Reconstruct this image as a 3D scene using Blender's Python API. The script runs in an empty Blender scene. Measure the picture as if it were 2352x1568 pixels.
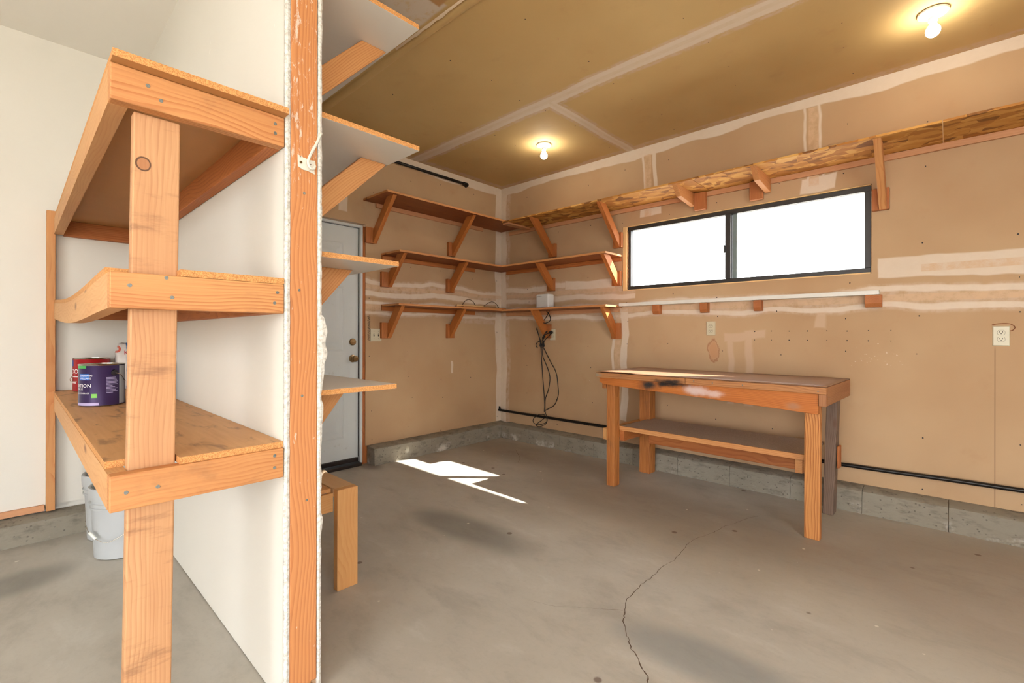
import bpy, math, random
from mathutils import Matrix, Vector, noise as mnoise

# ------------------------------------------------------------------ camera, world, sun, exposure
scene = bpy.context.scene
COL = scene.collection
FPX, HORIZON, YAW, ROLL = 1071.84, 770.2, math.radians(46.897), math.radians(0.117)
CAM = Vector((3.776, -3.848, 1.140))
cd = bpy.data.cameras.new('camera')
cam = bpy.data.objects.new('camera', cd); COL.objects.link(cam)
fwd = Vector((-math.cos(YAW), math.sin(YAW), 0)); rgt = Vector((math.sin(YAW), math.cos(YAW), 0)); upv = Vector((0, 0, 1))
r2 = rgt * math.cos(ROLL) + upv * math.sin(ROLL); u2 = -rgt * math.sin(ROLL) + upv * math.cos(ROLL)
cam.matrix_world = Matrix(((r2.x, u2.x, -fwd.x, CAM.x), (r2.y, u2.y, -fwd.y, CAM.y), (r2.z, u2.z, -fwd.z, CAM.z), (0, 0, 0, 1)))
cd.sensor_width = 36.0; cd.lens = FPX / 2352 * 36.0
cd.shift_y = -(784 - HORIZON) / 2352
cd.clip_start = 0.05
scene.camera = cam

world = bpy.data.worlds.new('sky'); scene.world = world; world.use_nodes = True
bg = world.node_tree.nodes['Background']
bg.inputs[0].default_value = (0.97, 0.985, 1.0, 1); bg.inputs[1].default_value = 6.6

sd = bpy.data.lights.new('sun', 'SUN'); sun = bpy.data.objects.new('sun', sd); COL.objects.link(sun)
sun_dir = Vector((-1.109, -1.0, -1.36)).normalized()
sun.rotation_euler = sun_dir.to_track_quat('-Z', 'Y').to_euler()
sd.energy = 24.0; sd.angle = math.radians(0.6); sd.color = (1.0, 0.95, 0.86)
BULB = 85.0

scene.view_settings.view_transform = 'Standard'; scene.view_settings.look = 'None'
scene.view_settings.gamma = 1.0; scene.view_settings.use_curve_mapping = False
scene.view_settings.exposure = 0.38
cy_ = scene.cycles
cy_.max_bounces = 4; cy_.diffuse_bounces = 4; cy_.glossy_bounces = 2; cy_.transmission_bounces = 2; cy_.transparent_max_bounces = 8
cy_.caustics_reflective = False; cy_.caustics_refractive = False
cy_.use_adaptive_sampling = True; cy_.adaptive_threshold = 0.15; cy_.adaptive_min_samples = 16; cy_.use_denoising = True; cy_.use_light_tree = False

random.seed(7)
H = 2.826            # ceiling height
PI = math.pi

# ------------------------------------------------------------------ node helpers
def lin(r, g, b):
    f = lambda c: (c / 255 / 12.92) if c / 255 <= 0.04045 else ((c / 255 + 0.055) / 1.055) ** 2.4
    return (f(r), f(g), f(b), 1.0)

class NT:
    def __init__(s, name, rough=0.6):
        s.mat = bpy.data.materials.new(name); s.mat.use_nodes = True
        s.t = s.mat.node_tree; s.b = s.t.nodes['Principled BSDF']; s.b.inputs['Roughness'].default_value = rough
        s.out = s.t.nodes['Material Output']
        s.tc = s.t.nodes.new('ShaderNodeTexCoord')
    def put(s, sock, v):
        if isinstance(v, bpy.types.NodeSocket): s.t.links.new(v, sock)
        elif v is not None: sock.default_value = v
    def m(s, op, a, b=None, c=None, clamp=False):
        n = s.t.nodes.new('ShaderNodeMath'); n.operation = op; n.use_clamp = clamp
        s.put(n.inputs[0], a); s.put(n.inputs[1], b); s.put(n.inputs[2], c)
        return n.outputs[0]
    def vm(s, op, a, b=None):
        n = s.t.nodes.new('ShaderNodeVectorMath'); n.operation = op
        s.put(n.inputs[0], a)
        if op == 'SCALE': s.put(n.inputs[3], b)
        else: s.put(n.inputs[1], b)
        return n.outputs[0]
    def noise(s, vec, scale=5, detail=2, rough=0.5, dist=0):
        n = s.t.nodes.new('ShaderNodeTexNoise'); s.put(n.inputs['Vector'], vec)
        n.inputs['Scale'].default_value = scale; n.inputs['Detail'].default_value = detail
        n.inputs['Roughness'].default_value = rough; n.inputs['Distortion'].default_value = dist
        return n.outputs
    def vor(s, vec, scale=5, feature='F1', rand=1.0):
        n = s.t.nodes.new('ShaderNodeTexVoronoi'); n.feature = feature; s.put(n.inputs['Vector'], vec)
        n.inputs['Scale'].default_value = scale; n.inputs['Randomness'].default_value = rand
        return n.outputs
    def mix(s, f, a, b, blend='MIX'):
        n = s.t.nodes.new('ShaderNodeMix'); n.data_type = 'RGBA'; n.blend_type = blend
        s.put(n.inputs[0], f); s.put(n.inputs[6], a); s.put(n.inputs[7], b)
        return n.outputs[2]
    def ramp(s, f, stops):
        n = s.t.nodes.new('ShaderNodeValToRGB'); s.put(n.inputs[0], f)
        e = n.color_ramp.elements
        while len(e) < len(stops): e.new(0.5)
        for q, (p, c) in zip(e, stops): q.position = p; q.color = c
        return n.outputs[0]
    def step(s, v, lo, hi, inv=False):
        n = s.t.nodes.new('ShaderNodeMapRange'); n.interpolation_type = 'SMOOTHSTEP'
        s.put(n.inputs[0], v); n.inputs[1].default_value = lo; n.inputs[2].default_value = hi
        n.inputs[3].default_value = 1.0 if inv else 0.0; n.inputs[4].default_value = 0.0 if inv else 1.0
        return n.outputs[0]
    def map(s, vec, loc=(0, 0, 0), rot=(0, 0, 0), sc=(1, 1, 1)):
        n = s.t.nodes.new('ShaderNodeMapping'); s.put(n.inputs[0], vec)
        n.inputs[1].default_value = loc; n.inputs[2].default_value = rot; n.inputs[3].default_value = sc
        return n.outputs[0]
    def sep(s, vec):
        n = s.t.nodes.new('ShaderNodeSeparateXYZ'); s.put(n.inputs[0], vec); return n.outputs
    def comb(s, x, y, z):
        n = s.t.nodes.new('ShaderNodeCombineXYZ'); s.put(n.inputs[0], x); s.put(n.inputs[1], y); s.put(n.inputs[2], z)
        return n.outputs[0]
    def rnd(s):
        return s.t.nodes.new('ShaderNodeObjectInfo').outputs['Random']
    def bump(s, h, strength=0.2, dist=0.01):
        n = s.t.nodes.new('ShaderNodeBump'); s.put(n.inputs['Height'], h)
        n.inputs['Strength'].default_value = strength; n.inputs['Distance'].default_value = dist
        s.t.links.new(n.outputs[0], s.b.inputs['Normal'])
    def color(s, c): s.put(s.b.inputs['Base Color'], c); return s.mat
    def rects(s, u, v, lst, soft=0.006):
        """union of soft rectangles (u0,u1,v0,v1) on already warped u, v"""
        acc = None
        for (a, b, c, d) in lst:
            du = s.m('SUBTRACT', s.m('ABSOLUTE', s.m('SUBTRACT', u, (a + b) / 2)), (b - a) / 2)
            dv = s.m('SUBTRACT', s.m('ABSOLUTE', s.m('SUBTRACT', v, (c + d) / 2)), (d - c) / 2)
            q = s.m('MAXIMUM', du, dv)
            acc = q if acc is None else s.m('MINIMUM', acc, q)
        return s.step(acc, -soft, soft, inv=True)
    def blob(s, u, v, cu, cv, ru, rv, rot=0.0):
        """soft elliptical patch, 1 at its centre"""
        a = s.m('SUBTRACT', u, cu); b = s.m('SUBTRACT', v, cv)
        c_, s_ = math.cos(rot), math.sin(rot)
        x = s.m('ADD', s.m('MULTIPLY', a, c_ / ru), s.m('MULTIPLY', b, s_ / ru))
        y = s.m('ADD', s.m('MULTIPLY', a, -s_ / rv), s.m('MULTIPLY', b, c_ / rv))
        d = s.m('SQRT', s.m('ADD', s.m('MULTIPLY', x, x), s.m('MULTIPLY', y, y)))
        return d

def plain(name, col, rough=0.5, metal=0.0, var=0.06, scale=20):
    k = NT(name, rough); k.b.inputs['Metallic'].default_value = metal
    n = k.noise(k.tc.outputs['Object'], scale, 3)[0]
    d = tuple(c * (1 - var * 2) for c in col[:3]) + (1,)
    return k.color(k.mix(n, d, col))

def wood(name, light, dark, ring=36, grain=0.6, knots=True, rough=0.62, grime=0.0, grimecol=(0.09, 0.05, 0.03, 1), gsc=(7, 10, 10), kth=0.60, spots=()):
    k = NT(name, rough)
    o = k.tc.outputs['Object']; r = k.rnd()
    off = k.comb(k.m('MULTIPLY', r, 9.0), k.m('ADD', k.m('MULTIPLY', r, 0.13), 0.05), k.m('MULTIPLY', k.m('FRACT', k.m('MULTIPLY', r, 7.3)), 0.09))
    v = k.vm('ADD', o, off)
    vs = k.map(v, sc=(0.09, 1, 1))
    warp = k.noise(k.map(v, sc=(2.2, 5, 5)), 1.0, 2)[1]
    vw = k.vm('ADD', vs, k.vm('SCALE', k.vm('SUBTRACT', warp, (0.5, 0.5, 0.5)), 0.075))
    w = k.t.nodes.new('ShaderNodeTexWave'); w.wave_type = 'RINGS'; w.rings_direction = 'X'; w.wave_profile = 'SAW'
    k.put(w.inputs['Vector'], vw); w.inputs['Scale'].default_value = ring; w.inputs['Distortion'].default_value = 4.0
    w.inputs['Detail'].default_value = 2; w.inputs['Detail Scale'].default_value = 0.35
    g = k.step(w.outputs[1], 0.25, 1.0)
    streak = k.noise(k.map(v, sc=(3.5, 190, 190)), 1.0, 4, 0.65)[0]
    patch = k.noise(k.map(v, sc=(2.0, 16, 16)), 1.0, 3, 0.6)[0]
    g = k.m('MULTIPLY', k.m('POWER', g, 1.6), k.step(patch, 0.25, 0.6))
    f = k.m('ADD', k.m('MULTIPLY', g, grain), k.m('MULTIPLY', k.m('SUBTRACT', streak, 0.38), 0.9), clamp=True)
    c = k.mix(f, light, dark)
    pale = tuple(min(1.0, x * 1.12 + 0.03) for x in light[:3]) + (1,)
    c = k.mix(k.m('MULTIPLY', k.step(patch, 0.55, 0.8), 0.35), c, pale)
    big = k.noise(k.map(v, sc=(1.3, 6, 6)), 1.0, 2)[0]
    c = k.mix(k.m('MULTIPLY', k.step(big, 0.35, 0.75), 0.30), c, tuple(x * y for x, y in zip(dark[:3], (1.0, 0.85, 0.75))) + (1,))
    hue = k.m('MULTIPLY', k.m('FRACT', k.m('MULTIPLY', r, 13.7)), 0.22)
    c = k.mix(hue, c, tuple(x * 0.8 for x in dark[:3]) + (1,))
    if knots:
        kw = k.vm('ADD', k.map(v, sc=(2.6, 8.5, 8.5)), k.vm('SCALE', warp, 0.25))
        kv = k.vor(kw, 1.0)
        on = k.m('GREATER_THAN', k.sep(kv['Color'])[0], kth)
        kn = k.m('MULTIPLY', k.step(kv['Distance'], 0.03, 0.17, inv=True), on)
        c = k.mix(k.m('MULTIPLY', kn, 0.75), c, lin(104, 52, 20))
    if grime:
        gn = k.noise(k.map(v, sc=gsc), 1.0, 5, 0.65)[0]
        c = k.mix(k.m('MULTIPLY', k.step(gn, 0.52, 0.75), grime), c, grimecol)
    so = k.sep(o)
    for (sx_, sy_, rx_, ry_) in spots:
        d = k.m('ADD', k.blob(so[0], so[1], sx_, sy_, rx_, ry_), k.m('MULTIPLY', k.m('SUBTRACT', patch, 0.5), 0.5))
        c = k.mix(k.m('MULTIPLY', k.step(d, 0.7, 1.0, inv=True), 0.55), c, lin(150, 84, 40))
        c = k.mix(k.m('MULTIPLY', k.m('MULTIPLY', k.step(d, 0.75, 0.9), k.step(d, 1.0, 1.15, inv=True)), 0.9), c, lin(70, 38, 20))
    k.bump(f, 0.12, 0.002)
    return k.color(c)

# ------------------------------------------------------------------ materials
FIR = wood('fir_lumber', lin(210, 153, 97), lin(178, 108, 55))
FIR_FRONT = wood('fir_lumber_scuffed', lin(210, 152, 95), lin(172, 102, 52), grain=0.75, grime=0.25, kth=0.45)
FIR_POST = wood('fir_post_rough_sawn', lin(206, 158, 113), lin(168, 112, 72), ring=34, grain=0.5, grime=0.6, grimecol=lin(116, 74, 50), gsc=(24, 5, 5), spots=[(0.725, -0.028, 0.017, 0.015)])
FIR_RED = wood('fir_lumber_reddish', lin(190, 116, 60), lin(150, 78, 32))
PINE = wood('pine_pale', lin(216, 164, 104), lin(192, 128, 68), grain=0.35, knots=True)
PINK = wood('pine_ledger_pinkish', lin(208, 154, 112), lin(186, 126, 84), grain=0.3)
GREY = wood('weathered_grey_wood', lin(132, 108, 92), lin(84, 64, 54), ring=30, grime=0.5)
BENCHW = wood('bench_lumber', lin(190, 122, 62), lin(138, 72, 28), ring=26, grain=0.85, grime=0.3)

def particle(name, col, dark):
    k = NT(name, 0.75); o = k.tc.outputs['Object']
    n = k.noise(o, 420, 2)[0]; v = k.vor(o, 300)
    c = k.mix(k.step(n, 0.35, 0.7), dark, col)
    c = k.mix(k.m('MULTIPLY', k.step(k.sep(v['Color'])[0], 0.6, 0.9), 0.4), c, tuple(min(1, x * 1.3) for x in col[:3]) + (1,))
    return k.color(c)
PART = particle('particle_board', lin(214, 158, 98), lin(180, 118, 62))
PART_DULL = plain('particle_board_brown', lin(192, 138, 84), 0.7, var=0.07, scale=5)
MELA = plain('white_melamine', lin(226, 220, 212), 0.35, var=0.015, scale=6)

def osb():
    k = NT('oriented_strand_board', 0.7); o = k.tc.outputs['Object']
    w = k.vm('ADD', o, k.vm('SCALE', k.noise(o, 7, 2)[1], 0.06))
    cell = k.sep(k.vor(k.map(o, sc=(9, 9, 9)), 1.0)['Color'])[0]
    L = [k.sep(k.vor(k.map(w, rot=(0, 0, a), sc=(10, 22, 20)), 1.0)['Color'])[0] for a in (0.35, -0.75, 1.25)]
    m1 = k.m('GREATER_THAN', cell, 0.40); m2 = k.m('GREATER_THAN', cell, 0.72)
    f = k.m('ADD', k.m('MULTIPLY', L[0], k.m('SUBTRACT', 1.0, m1)), k.m('MULTIPLY', L[1], k.m('SUBTRACT', m1, m2)))
    f = k.m('ADD', f, k.m('MULTIPLY', L[2], m2))
    fib = k.noise(k.map(w, rot=(0, 0, 0.35), sc=(20, 220, 60)), 1.0, 2)[0]
    f2 = k.m('ADD', k.m('MULTIPLY', f, 0.75), k.m('MULTIPLY', fib, 0.25))
    c = k.ramp(f2, [(0.08, lin(104, 62, 24)), (0.25, lin(168, 108, 44)), (0.55, lin(196, 138, 64)), (0.9, lin(216, 166, 92))])
    k.bump(f, 0.3, 0.003)
    return k.color(c)
OSB = osb()

def plywood_top():
    k = NT('worn_plywood', 0.55); o = k.tc.outputs['Object']
    g = k.noise(k.map(o, sc=(4, 60, 60)), 1.0, 3)[0]
    c = k.mix(g, lin(226, 176, 120), lin(198, 144, 92))
    s = k.noise(k.map(o, sc=(5, 14, 5)), 1.0, 4, 0.6, 0.6)[0]
    c = k.mix(k.m('MULTIPLY', k.step(s, 0.53, 0.68), 0.65), c, lin(122, 88, 60))
    return k.color(c)
PLY = plywood_top()

SHELFW = wood('shelf_plank_brown', lin(164, 96, 50), lin(122, 62, 26))
HARDB = plain('brown_hardboard', lin(148, 110, 84), 0.42, var=0.10, scale=9)
WHITE_METAL = plain('white_painted_metal', lin(232, 230, 224), 0.4)

def chipped():
    k = NT('chipped_white_paint', 0.45); o = k.tc.outputs['Object']
    n = k.noise(o, 120, 3)[0]
    return k.color(k.mix(k.step(n, 0.66, 0.70), lin(216, 212, 200), lin(86, 62, 46)))
CHIP = chipped()
STEEL = plain('zinc_screw', lin(140, 142, 136), 0.5, 0.6, var=0.2, scale=200)
BLACKPIPE = plain('black_iron_pipe', lin(38, 34, 32), 0.32, 0.5, var=0.2)
BLACKRUB = plain('black_cord', lin(22, 20, 20), 0.5)
TANCORD = plain('olive_cord', lin(92, 72, 44), 0.6)
ALU = plain('dark_bronze_aluminium', lin(64, 62, 62), 0.4, 0.3)
BRASS = plain('antique_brass', lin(164, 138, 102), 0.28, 1.0, var=0.12)
DARKTH = plain('dark_threshold', lin(34, 22, 18), 0.4)
IVORY = plain('ivory_plastic', lin(208, 200, 174), 0.35, var=0.02)
DARK = plain('dark_slot', lin(40, 30, 26), 0.6)
PORC = plain('white_porcelain', lin(236, 238, 232), 0.3, var=0.01)
GREYP = plain('grey_plastic', lin(186, 189, 191), 0.45, var=0.03, scale=4)
DEVW = plain('white_plastic', lin(206, 206, 206), 0.4, var=0.02)
INK = plain('print_white', lin(236, 234, 238), 0.5, var=0.0)
INKD = plain('print_dark', lin(40, 36, 40), 0.5, var=0.0)

def door_white():
    k = NT('door_white_paint', 0.42); o = k.tc.outputs['Object']
    n = k.noise(o, 3, 4)[0]; s = k.noise(o, 14, 4, 0.7)[0]
    c = k.mix(n, lin(198, 204, 206), lin(216, 220, 220))
    c = k.mix(k.m('MULTIPLY', k.step(s, 0.62, 0.75), 0.35), c, lin(160, 156, 148))
    return k.color(c)
DOORW = door_white()

def white_wall():
    k = NT('white_painted_drywall', 0.7); o = k.tc.outputs['Object']
    n = k.noise(o, 1.6, 3)[0]
    c = k.mix(n, lin(218, 213, 203), lin(226, 222, 213))
    sc = k.noise(k.map(o, sc=(9, 9, 3)), 1.0, 5, 0.7)[0]
    c = k.mix(k.m('MULTIPLY', k.step(sc, 0.68, 0.74), 0.5), c, lin(244, 242, 236))
    k.bump(k.noise(o, 60, 3)[0], 0.06, 0.004)
    return k.color(c)
WWALL = white_wall()
WCEIL = plain('white_painted_ceiling', lin(240, 236, 228), 0.75, var=0.02, scale=2)

TAN_A, TAN_B = lin(194, 163, 127), lin(182, 147, 111)
MUD, MUD2, TAPE = lin(222, 206, 188), lin(206, 180, 158), lin(210, 176, 142)

def drywall(name, uax, vax, mud, thin, tape, a=TAN_A, b=TAN_B, extra=None, warp=0.13, tapecol=TAPE):
    """unpainted brown drywall paper with mudded seams; uax/vax = world axis index of the two in-plane directions"""
    k = NT(name, 0.8); o = k.tc.outputs['Object']; s = k.sep(o)
    u0, v0 = s[uax], s[vax]
    nw = k.noise(k.map(o, sc=(1.9, 1.9, 1.9)), 1.0, 3, 0.45)[1]; ns = k.sep(nw)
    u = k.m('ADD', u0, k.m('MULTIPLY', k.m('SUBTRACT', ns[0], 0.5), warp))
    v = k.m('ADD', v0, k.m('MULTIPLY', k.m('SUBTRACT', ns[1], 0.5), warp))
    base = k.mix(k.step(k.noise(o, 1.1, 3)[0], 0.3, 0.7), a, b)
    base = k.mix(k.m('MULTIPLY', k.step(k.noise(o, 5, 5, 0.65)[0], 0.55, 0.8), 0.25), base, lin(170, 124, 88))
    grain = k.noise(o, 18, 4, 0.7)[0]
    c = base
    if thin:
        mk = k.m('MULTIPLY', k.rects(u, v, thin, 0.012), k.step(grain, 0.30, 0.62))
        c = k.mix(k.m('MULTIPLY', mk, 0.75), c, MUD2)
    if mud:
        mk = k.rects(u, v, mud, 0.006)
        c = k.mix(k.m('MULTIPLY', mk, k.m('ADD', 0.72, k.m('MULTIPLY', grain, 0.3)), clamp=True), c, MUD)
    if tape:
        su = k.m('ADD', u0, k.m('MULTIPLY', k.m('SUBTRACT', ns[0], 0.5), warp * 0.12))
        sv = k.m('ADD', v0, k.m('MULTIPLY', k.m('SUBTRACT', ns[1], 0.5), warp * 0.12))
        mk = k.rects(su, sv, tape, 0.003)
        c = k.mix(k.m('MULTIPLY', mk, k.step(grain, 0.2, 0.7)), c, tapecol)
    if extra: c = extra(k, c, u, v, u0, v0, grain)
    k.bump(grain, 0.08, 0.004)
    return k.color(c)

def wwall_extra(k, c, u, v, u0, v0, grain):
    d = k.m('ADD', k.blob(u, v, 2.40, 1.03, 0.045, 0.085), k.m('MULTIPLY', k.m('SUBTRACT', grain, 0.5), 1.2))
    c = k.mix(k.m('MULTIPLY', k.step(d, 0.55, 1.15, inv=True), 0.55), c, lin(196, 136, 92))
    ring = k.m('MULTIPLY', k.step(d, 0.8, 0.95), k.step(d, 1.0, 1.12, inv=True))
    c = k.mix(k.m('MULTIPLY', ring, 0.5), c, lin(150, 84, 44))
    # pale fingers of thin mud under the centre outlet
    mk = k.rects(u, v, [(2.51, 2.55, 0.6, 1.16), (2.63, 2.68, 0.6, 1.18), (2.49, 2.76, 1.11, 1.17), (3.09, 3.15, 1.20, 1.32)], 0.01)
    c = k.mix(k.m('MULTIPLY', mk, 0.5), c, lin(212, 184, 160))
    seam = k.step(k.m('ABSOLUTE', k.m('SUBTRACT', u0, 3.97)), 0.0015, 0.004, inv=True)
    low = k.step(v0, 1.05, 1.1, inv=True)
    c = k.mix(k.m('MULTIPLY', k.m('MULTIPLY', seam, low), 0.45), c, lin(120, 84, 58))
    return c
M_WALL_R = drywall('drywall_window_wall', 0, 2,
    mud=[(-0.05, 0.085, 0.10, 2.9), (-0.1, 9, 2.745, 2.9), (-0.1, 0.9, 1.62, 1.665), (0.9, 1.5, 1.60, 1.68), (-0.1, 1.7, 1.50, 1.545), (-0.1, 9, 1.315, 1.35), (-0.1, 9, 1.415, 1.45), (1.46, 1.49, 0.3, 1.4), (1.56, 1.63, 0.35, 1.4),
         (3.45, 9, 1.50, 1.625), (1.765, 1.785, 2.2, 2.8), (1.86, 1.895, 2.2, 2.8), (3.03, 3.045, 2.2, 2.8), (3.115, 3.13, 2.2, 2.8), (1.74, 1.93, 2.20, 2.42), (3.0, 3.2, 2.16, 2.26)],
    thin=[(-0.1, 9, 1.30, 1.46), (-0.1, 1.7, 1.49, 1.68), (0.05, 0.14, 0.1, 2.8)],
    tape=[(-0.1, 9, 1.36, 1.405), (0.1, 1.5, 1.56, 1.60), (1.49, 1.555, 0.3, 1.4), (1.79, 1.855, 2.2, 2.75), (3.05, 3.11, 2.2, 2.75), (3.65, 9, 1.54, 1.585)],
    extra=wwall_extra)
M_WALL_B = drywall('drywall_door_wall', 1, 2,
    mud=[(-0.085, 0.05, 0.10, 2.9), (-3, 0.1, 2.745, 2.9), (-2, 0.1, 1.605, 1.64), (-2, 0.1, 1.50, 1.545), (-2, 0.1, 1.335, 1.36), (-2, 0.1, 1.425, 1.45), (-0.73, -0.70, 0.75, 0.88), (-1.98, -1.90, 2.2, 2.75)],
    thin=[(-2, 0.1, 1.49, 1.655), (-2, 0.1, 1.32, 1.46), (-0.6, -0.1, 1.28, 1.36)],
    tape=[(-2, 0.1, 1.56, 1.595), (-2, -1.2, 1.37, 1.42)])
def ceil_extra(k, c, u, v, u0, v0, grain):
    mk = k.rects(u, v, [(1.2, 2.6, -2.62, -2.42), (1.55, 1.9, -2.45, -2.34)], 0.01)
    c = k.mix(k.m('MULTIPLY', mk, k.step(grain, 0.25, 0.5)), c, lin(206, 190, 172))
    mk = k.rects(u, v, [(1.86, 2.4, -2.45, -2.36)], 0.008)
    return k.mix(mk, c, lin(176, 132, 84))
M_CEIL = drywall('drywall_ceiling', 0, 1,
    mud=[(-0.1, 9, -1.265, -1.155), (1.625, 1.70, -1.2, 0.1)],
    thin=[(-0.1, 9, -1.29, -1.12), (1.60, 1.73, -1.2, 0.1), (-0.1, 9, -0.075, 0.1), (-0.1, 0.09, -2.4, 0.1)],
    tape=[(-0.1, 9, -1.23, -1.195), (1.65, 1.675, -1.2, 0.0)],
    a=lin(206, 175, 120), b=lin(197, 163, 107), extra=ceil_extra, warp=0.06, tapecol=lin(214, 194, 168))
M_CMUD = plain('ceiling_corner_mud', lin(206, 190, 172), 0.8)
M_PAPER_TAN = drywall('drywall_partition_back', 0, 2, [], [(0, 3, 1.3, 1.6)], [])

def concrete(name, a, b, c_dark, patches, pale=0.35):
    k = NT(name, 0.62); o = k.tc.outputs['Object']; s = k.sep(o)
    n1 = k.noise(o, 0.9, 4, 0.6)[0]; n2 = k.noise(k.map(o, rot=(0, 0, 0.8), sc=(2.2, 4.5, 4)), 1.0, 7, 0.68, 0.3)[0]; n3 = k.noise(o, 45, 4, 0.7)[0]
    c = k.mix(k.step(n1, 0.3, 0.7), a, b)
    c = k.mix(k.m('MULTIPLY', k.step(n2, 0.47, 0.70), 0.34), c, c_dark)
    c = k.mix(k.m('MULTIPLY', k.step(n2, 0.30, 0.46, inv=True), pale), c, lin(206, 203, 196))
    c = k.mix(k.m('MULTIPLY', k.m('SUBTRACT', n3, 0.5), 0.35, clamp=True), c, lin(96, 86, 76))
    for (cu, cv, ru, rv, rot, col, amt) in patches:
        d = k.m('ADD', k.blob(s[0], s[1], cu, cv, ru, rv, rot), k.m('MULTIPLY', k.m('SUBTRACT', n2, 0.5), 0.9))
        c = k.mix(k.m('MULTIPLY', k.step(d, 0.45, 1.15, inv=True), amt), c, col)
    sp = k.vor(o, 7.0); on = k.m('GREATER_THAN', k.sep(sp['Color'])[0], 0.45)
    spot = k.m('MULTIPLY', k.step(k.m('ADD', sp['Distance'], k.m('MULTIPLY', k.sep(sp['Color'])[1], 0.05)), 0.055, 0.075, inv=True), on)
    c = k.mix(k.m('MULTIPLY', spot, 0.75), c, lin(226, 222, 210))
    sp2 = k.vor(k.map(o, loc=(3.3, 1.7, 0)), 4.0); on2 = k.m('GREATER_THAN', k.sep(sp2['Color'])[0], 0.55)
    c = k.mix(k.m('MULTIPLY', k.m('MULTIPLY', k.step(sp2['Distance'], 0.05, 0.075, inv=True), on2), 0.7), c, lin(92, 66, 50))
    k.bump(k.m('ADD', n2, k.m('MULTIPLY', n3, 0.3)), 0.08, 0.01)
    k.put(k.b.inputs['Roughness'], k.m('ADD', 0.45, k.m('MULTIPLY', n1, 0.3)))
    return k.color(c)
HALO = lin(92, 92, 88)  # dark tone-mapping halos, painted into the slab colour
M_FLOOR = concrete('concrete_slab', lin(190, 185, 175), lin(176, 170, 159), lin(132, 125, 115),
    [(1.70, -2.02, 0.52, 0.17, 0.05, HALO, 0.55), (0.66, -3.83, 0.17, 0.20, 0.4, HALO, 0.5), (3.16, -2.18, 0.40, 0.13, 0.10, lin(120, 124, 126), 0.55), (0.10, -1.72, 0.16, 0.10, 0, lin(96, 74, 58), 0.5), (2.35, -0.95, 1.3, 0.42, -0.06, lin(126, 108, 90), 0.42), (4.0, -0.85, 0.9, 0.75, 0.1, lin(128, 108, 92), 0.4), (0.9, -0.5, 1.0, 0.35, 0, lin(122, 104, 86), 0.4)])  # brown ellipses by the window wall are shade painted into the slab colour
def curb_mat():
    k = NT('concrete_curb', 0.85); o = k.tc.outputs['Object']; z = k.sep(o)[2]
    n1 = k.noise(o, 4, 5, 0.65)[0]; n2 = k.noise(k.map(o, sc=(8, 8, 20)), 1.0, 5, 0.7)[0]
    c = k.mix(n1, lin(152, 145, 131), lin(124, 115, 101))
    c = k.mix(k.m('MULTIPLY', k.step(n2, 0.48, 0.70), 0.5), c, lin(74, 62, 52))
    low = k.step(z, 0.02, 0.09, inv=True)
    c = k.mix(k.m('MULTIPLY', k.m('MULTIPLY', k.step(n1, 0.55, 0.68), low), 0.8), c, lin(208, 200, 190))
    pit = k.vor(o, 34); c = k.mix(k.m('MULTIPLY', k.step(pit['Distance'], 0.10, 0.2, inv=True), 0.6), c, lin(64, 54, 46))
    k.bump(k.m('ADD', n2, n1), 0.5, 0.012)
    return k.color(c)
M_CURB = curb_mat()
M_GYP = NT('torn_gypsum', 0.9)
_n = M_GYP.noise(M_GYP.tc.outputs['Object'], 90, 4, 0.7)[0]; M_GYP.bump(_n, 0.35, 0.003)
M_GYP = M_GYP.color(M_GYP.mix(M_GYP.step(_n, 0.35, 0.6), lin(184, 178, 168), lin(220, 217, 210)))
M_KRAFT = plain('torn_kraft_paper', lin(226, 202, 172), 0.8)
CRACK = plain('crack_brown', lin(104, 82, 64), 0.95, var=0.3, scale=60)  # brown of the floor crack

def stud_mat():
    k = NT('fir_stud_paint_smeared', 0.62); o = k.tc.outputs['Object']; s = k.sep(o)
    v = k.map(o, sc=(0.05, 1, 1)); warp = k.noise(k.map(o, sc=(2.2, 5, 5)), 1.0, 2)[1]
    w = k.t.nodes.new('ShaderNodeTexWave'); w.wave_type = 'RINGS'; w.rings_direction = 'X'; w.wave_profile = 'SAW'
    k.put(w.inputs['Vector'], k.vm('ADD', k.vm('ADD', v, (0, 0.02, 0.045)), k.vm('SCALE', warp, 0.05))); w.inputs['Scale'].default_value = 42; w.inputs['Distortion'].default_value = 0.5
    c = k.mix(k.m('MULTIPLY', k.step(w.outputs[1], 0.3, 1.0), 0.6), lin(202, 138, 86), lin(166, 98, 52))
    c = k.mix(k.m('MULTIPLY', k.noise(k.map(o, sc=(6, 160, 160)), 1.0, 2)[0], 0.35), c, lin(184, 110, 60))
    kv = k.vor(k.map(o, loc=(0.4, 0, 0), sc=(3.4, 10, 10)), 1.0)
    kn = k.m('MULTIPLY', k.step(kv['Distance'], 0.05, 0.16, inv=True), k.m('GREATER_THAN', k.sep(kv['Color'])[0], 0.6))
    c = k.mix(k.m('MULTIPLY', kn, 0.7), c, lin(120, 66, 34))
    # joint-compound smears on the upper half (local x runs up the stud)
    sm = k.noise(k.map(o, rot=(0.3, 0, 0.5), sc=(14, 46, 40)), 1.0, 6, 0.75, 0.25)[0]
    up = k.step(s[0], 0.05, 0.35)
    c = k.mix(k.m('MULTIPLY', k.m('MULTIPLY', k.step(sm, 0.55, 0.63), up), 0.75), c, lin(222, 210, 198))
    sm2 = k.noise(k.map(o, loc=(4, 2, 1), sc=(22, 60, 60)), 1.0, 4, 0.7)[0]
    c = k.mix(k.m('MULTIPLY', k.step(sm2, 0.66, 0.72), 0.6), c, lin(220, 206, 190))
    return k.color(c)
M_STUD = stud_mat()

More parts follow.
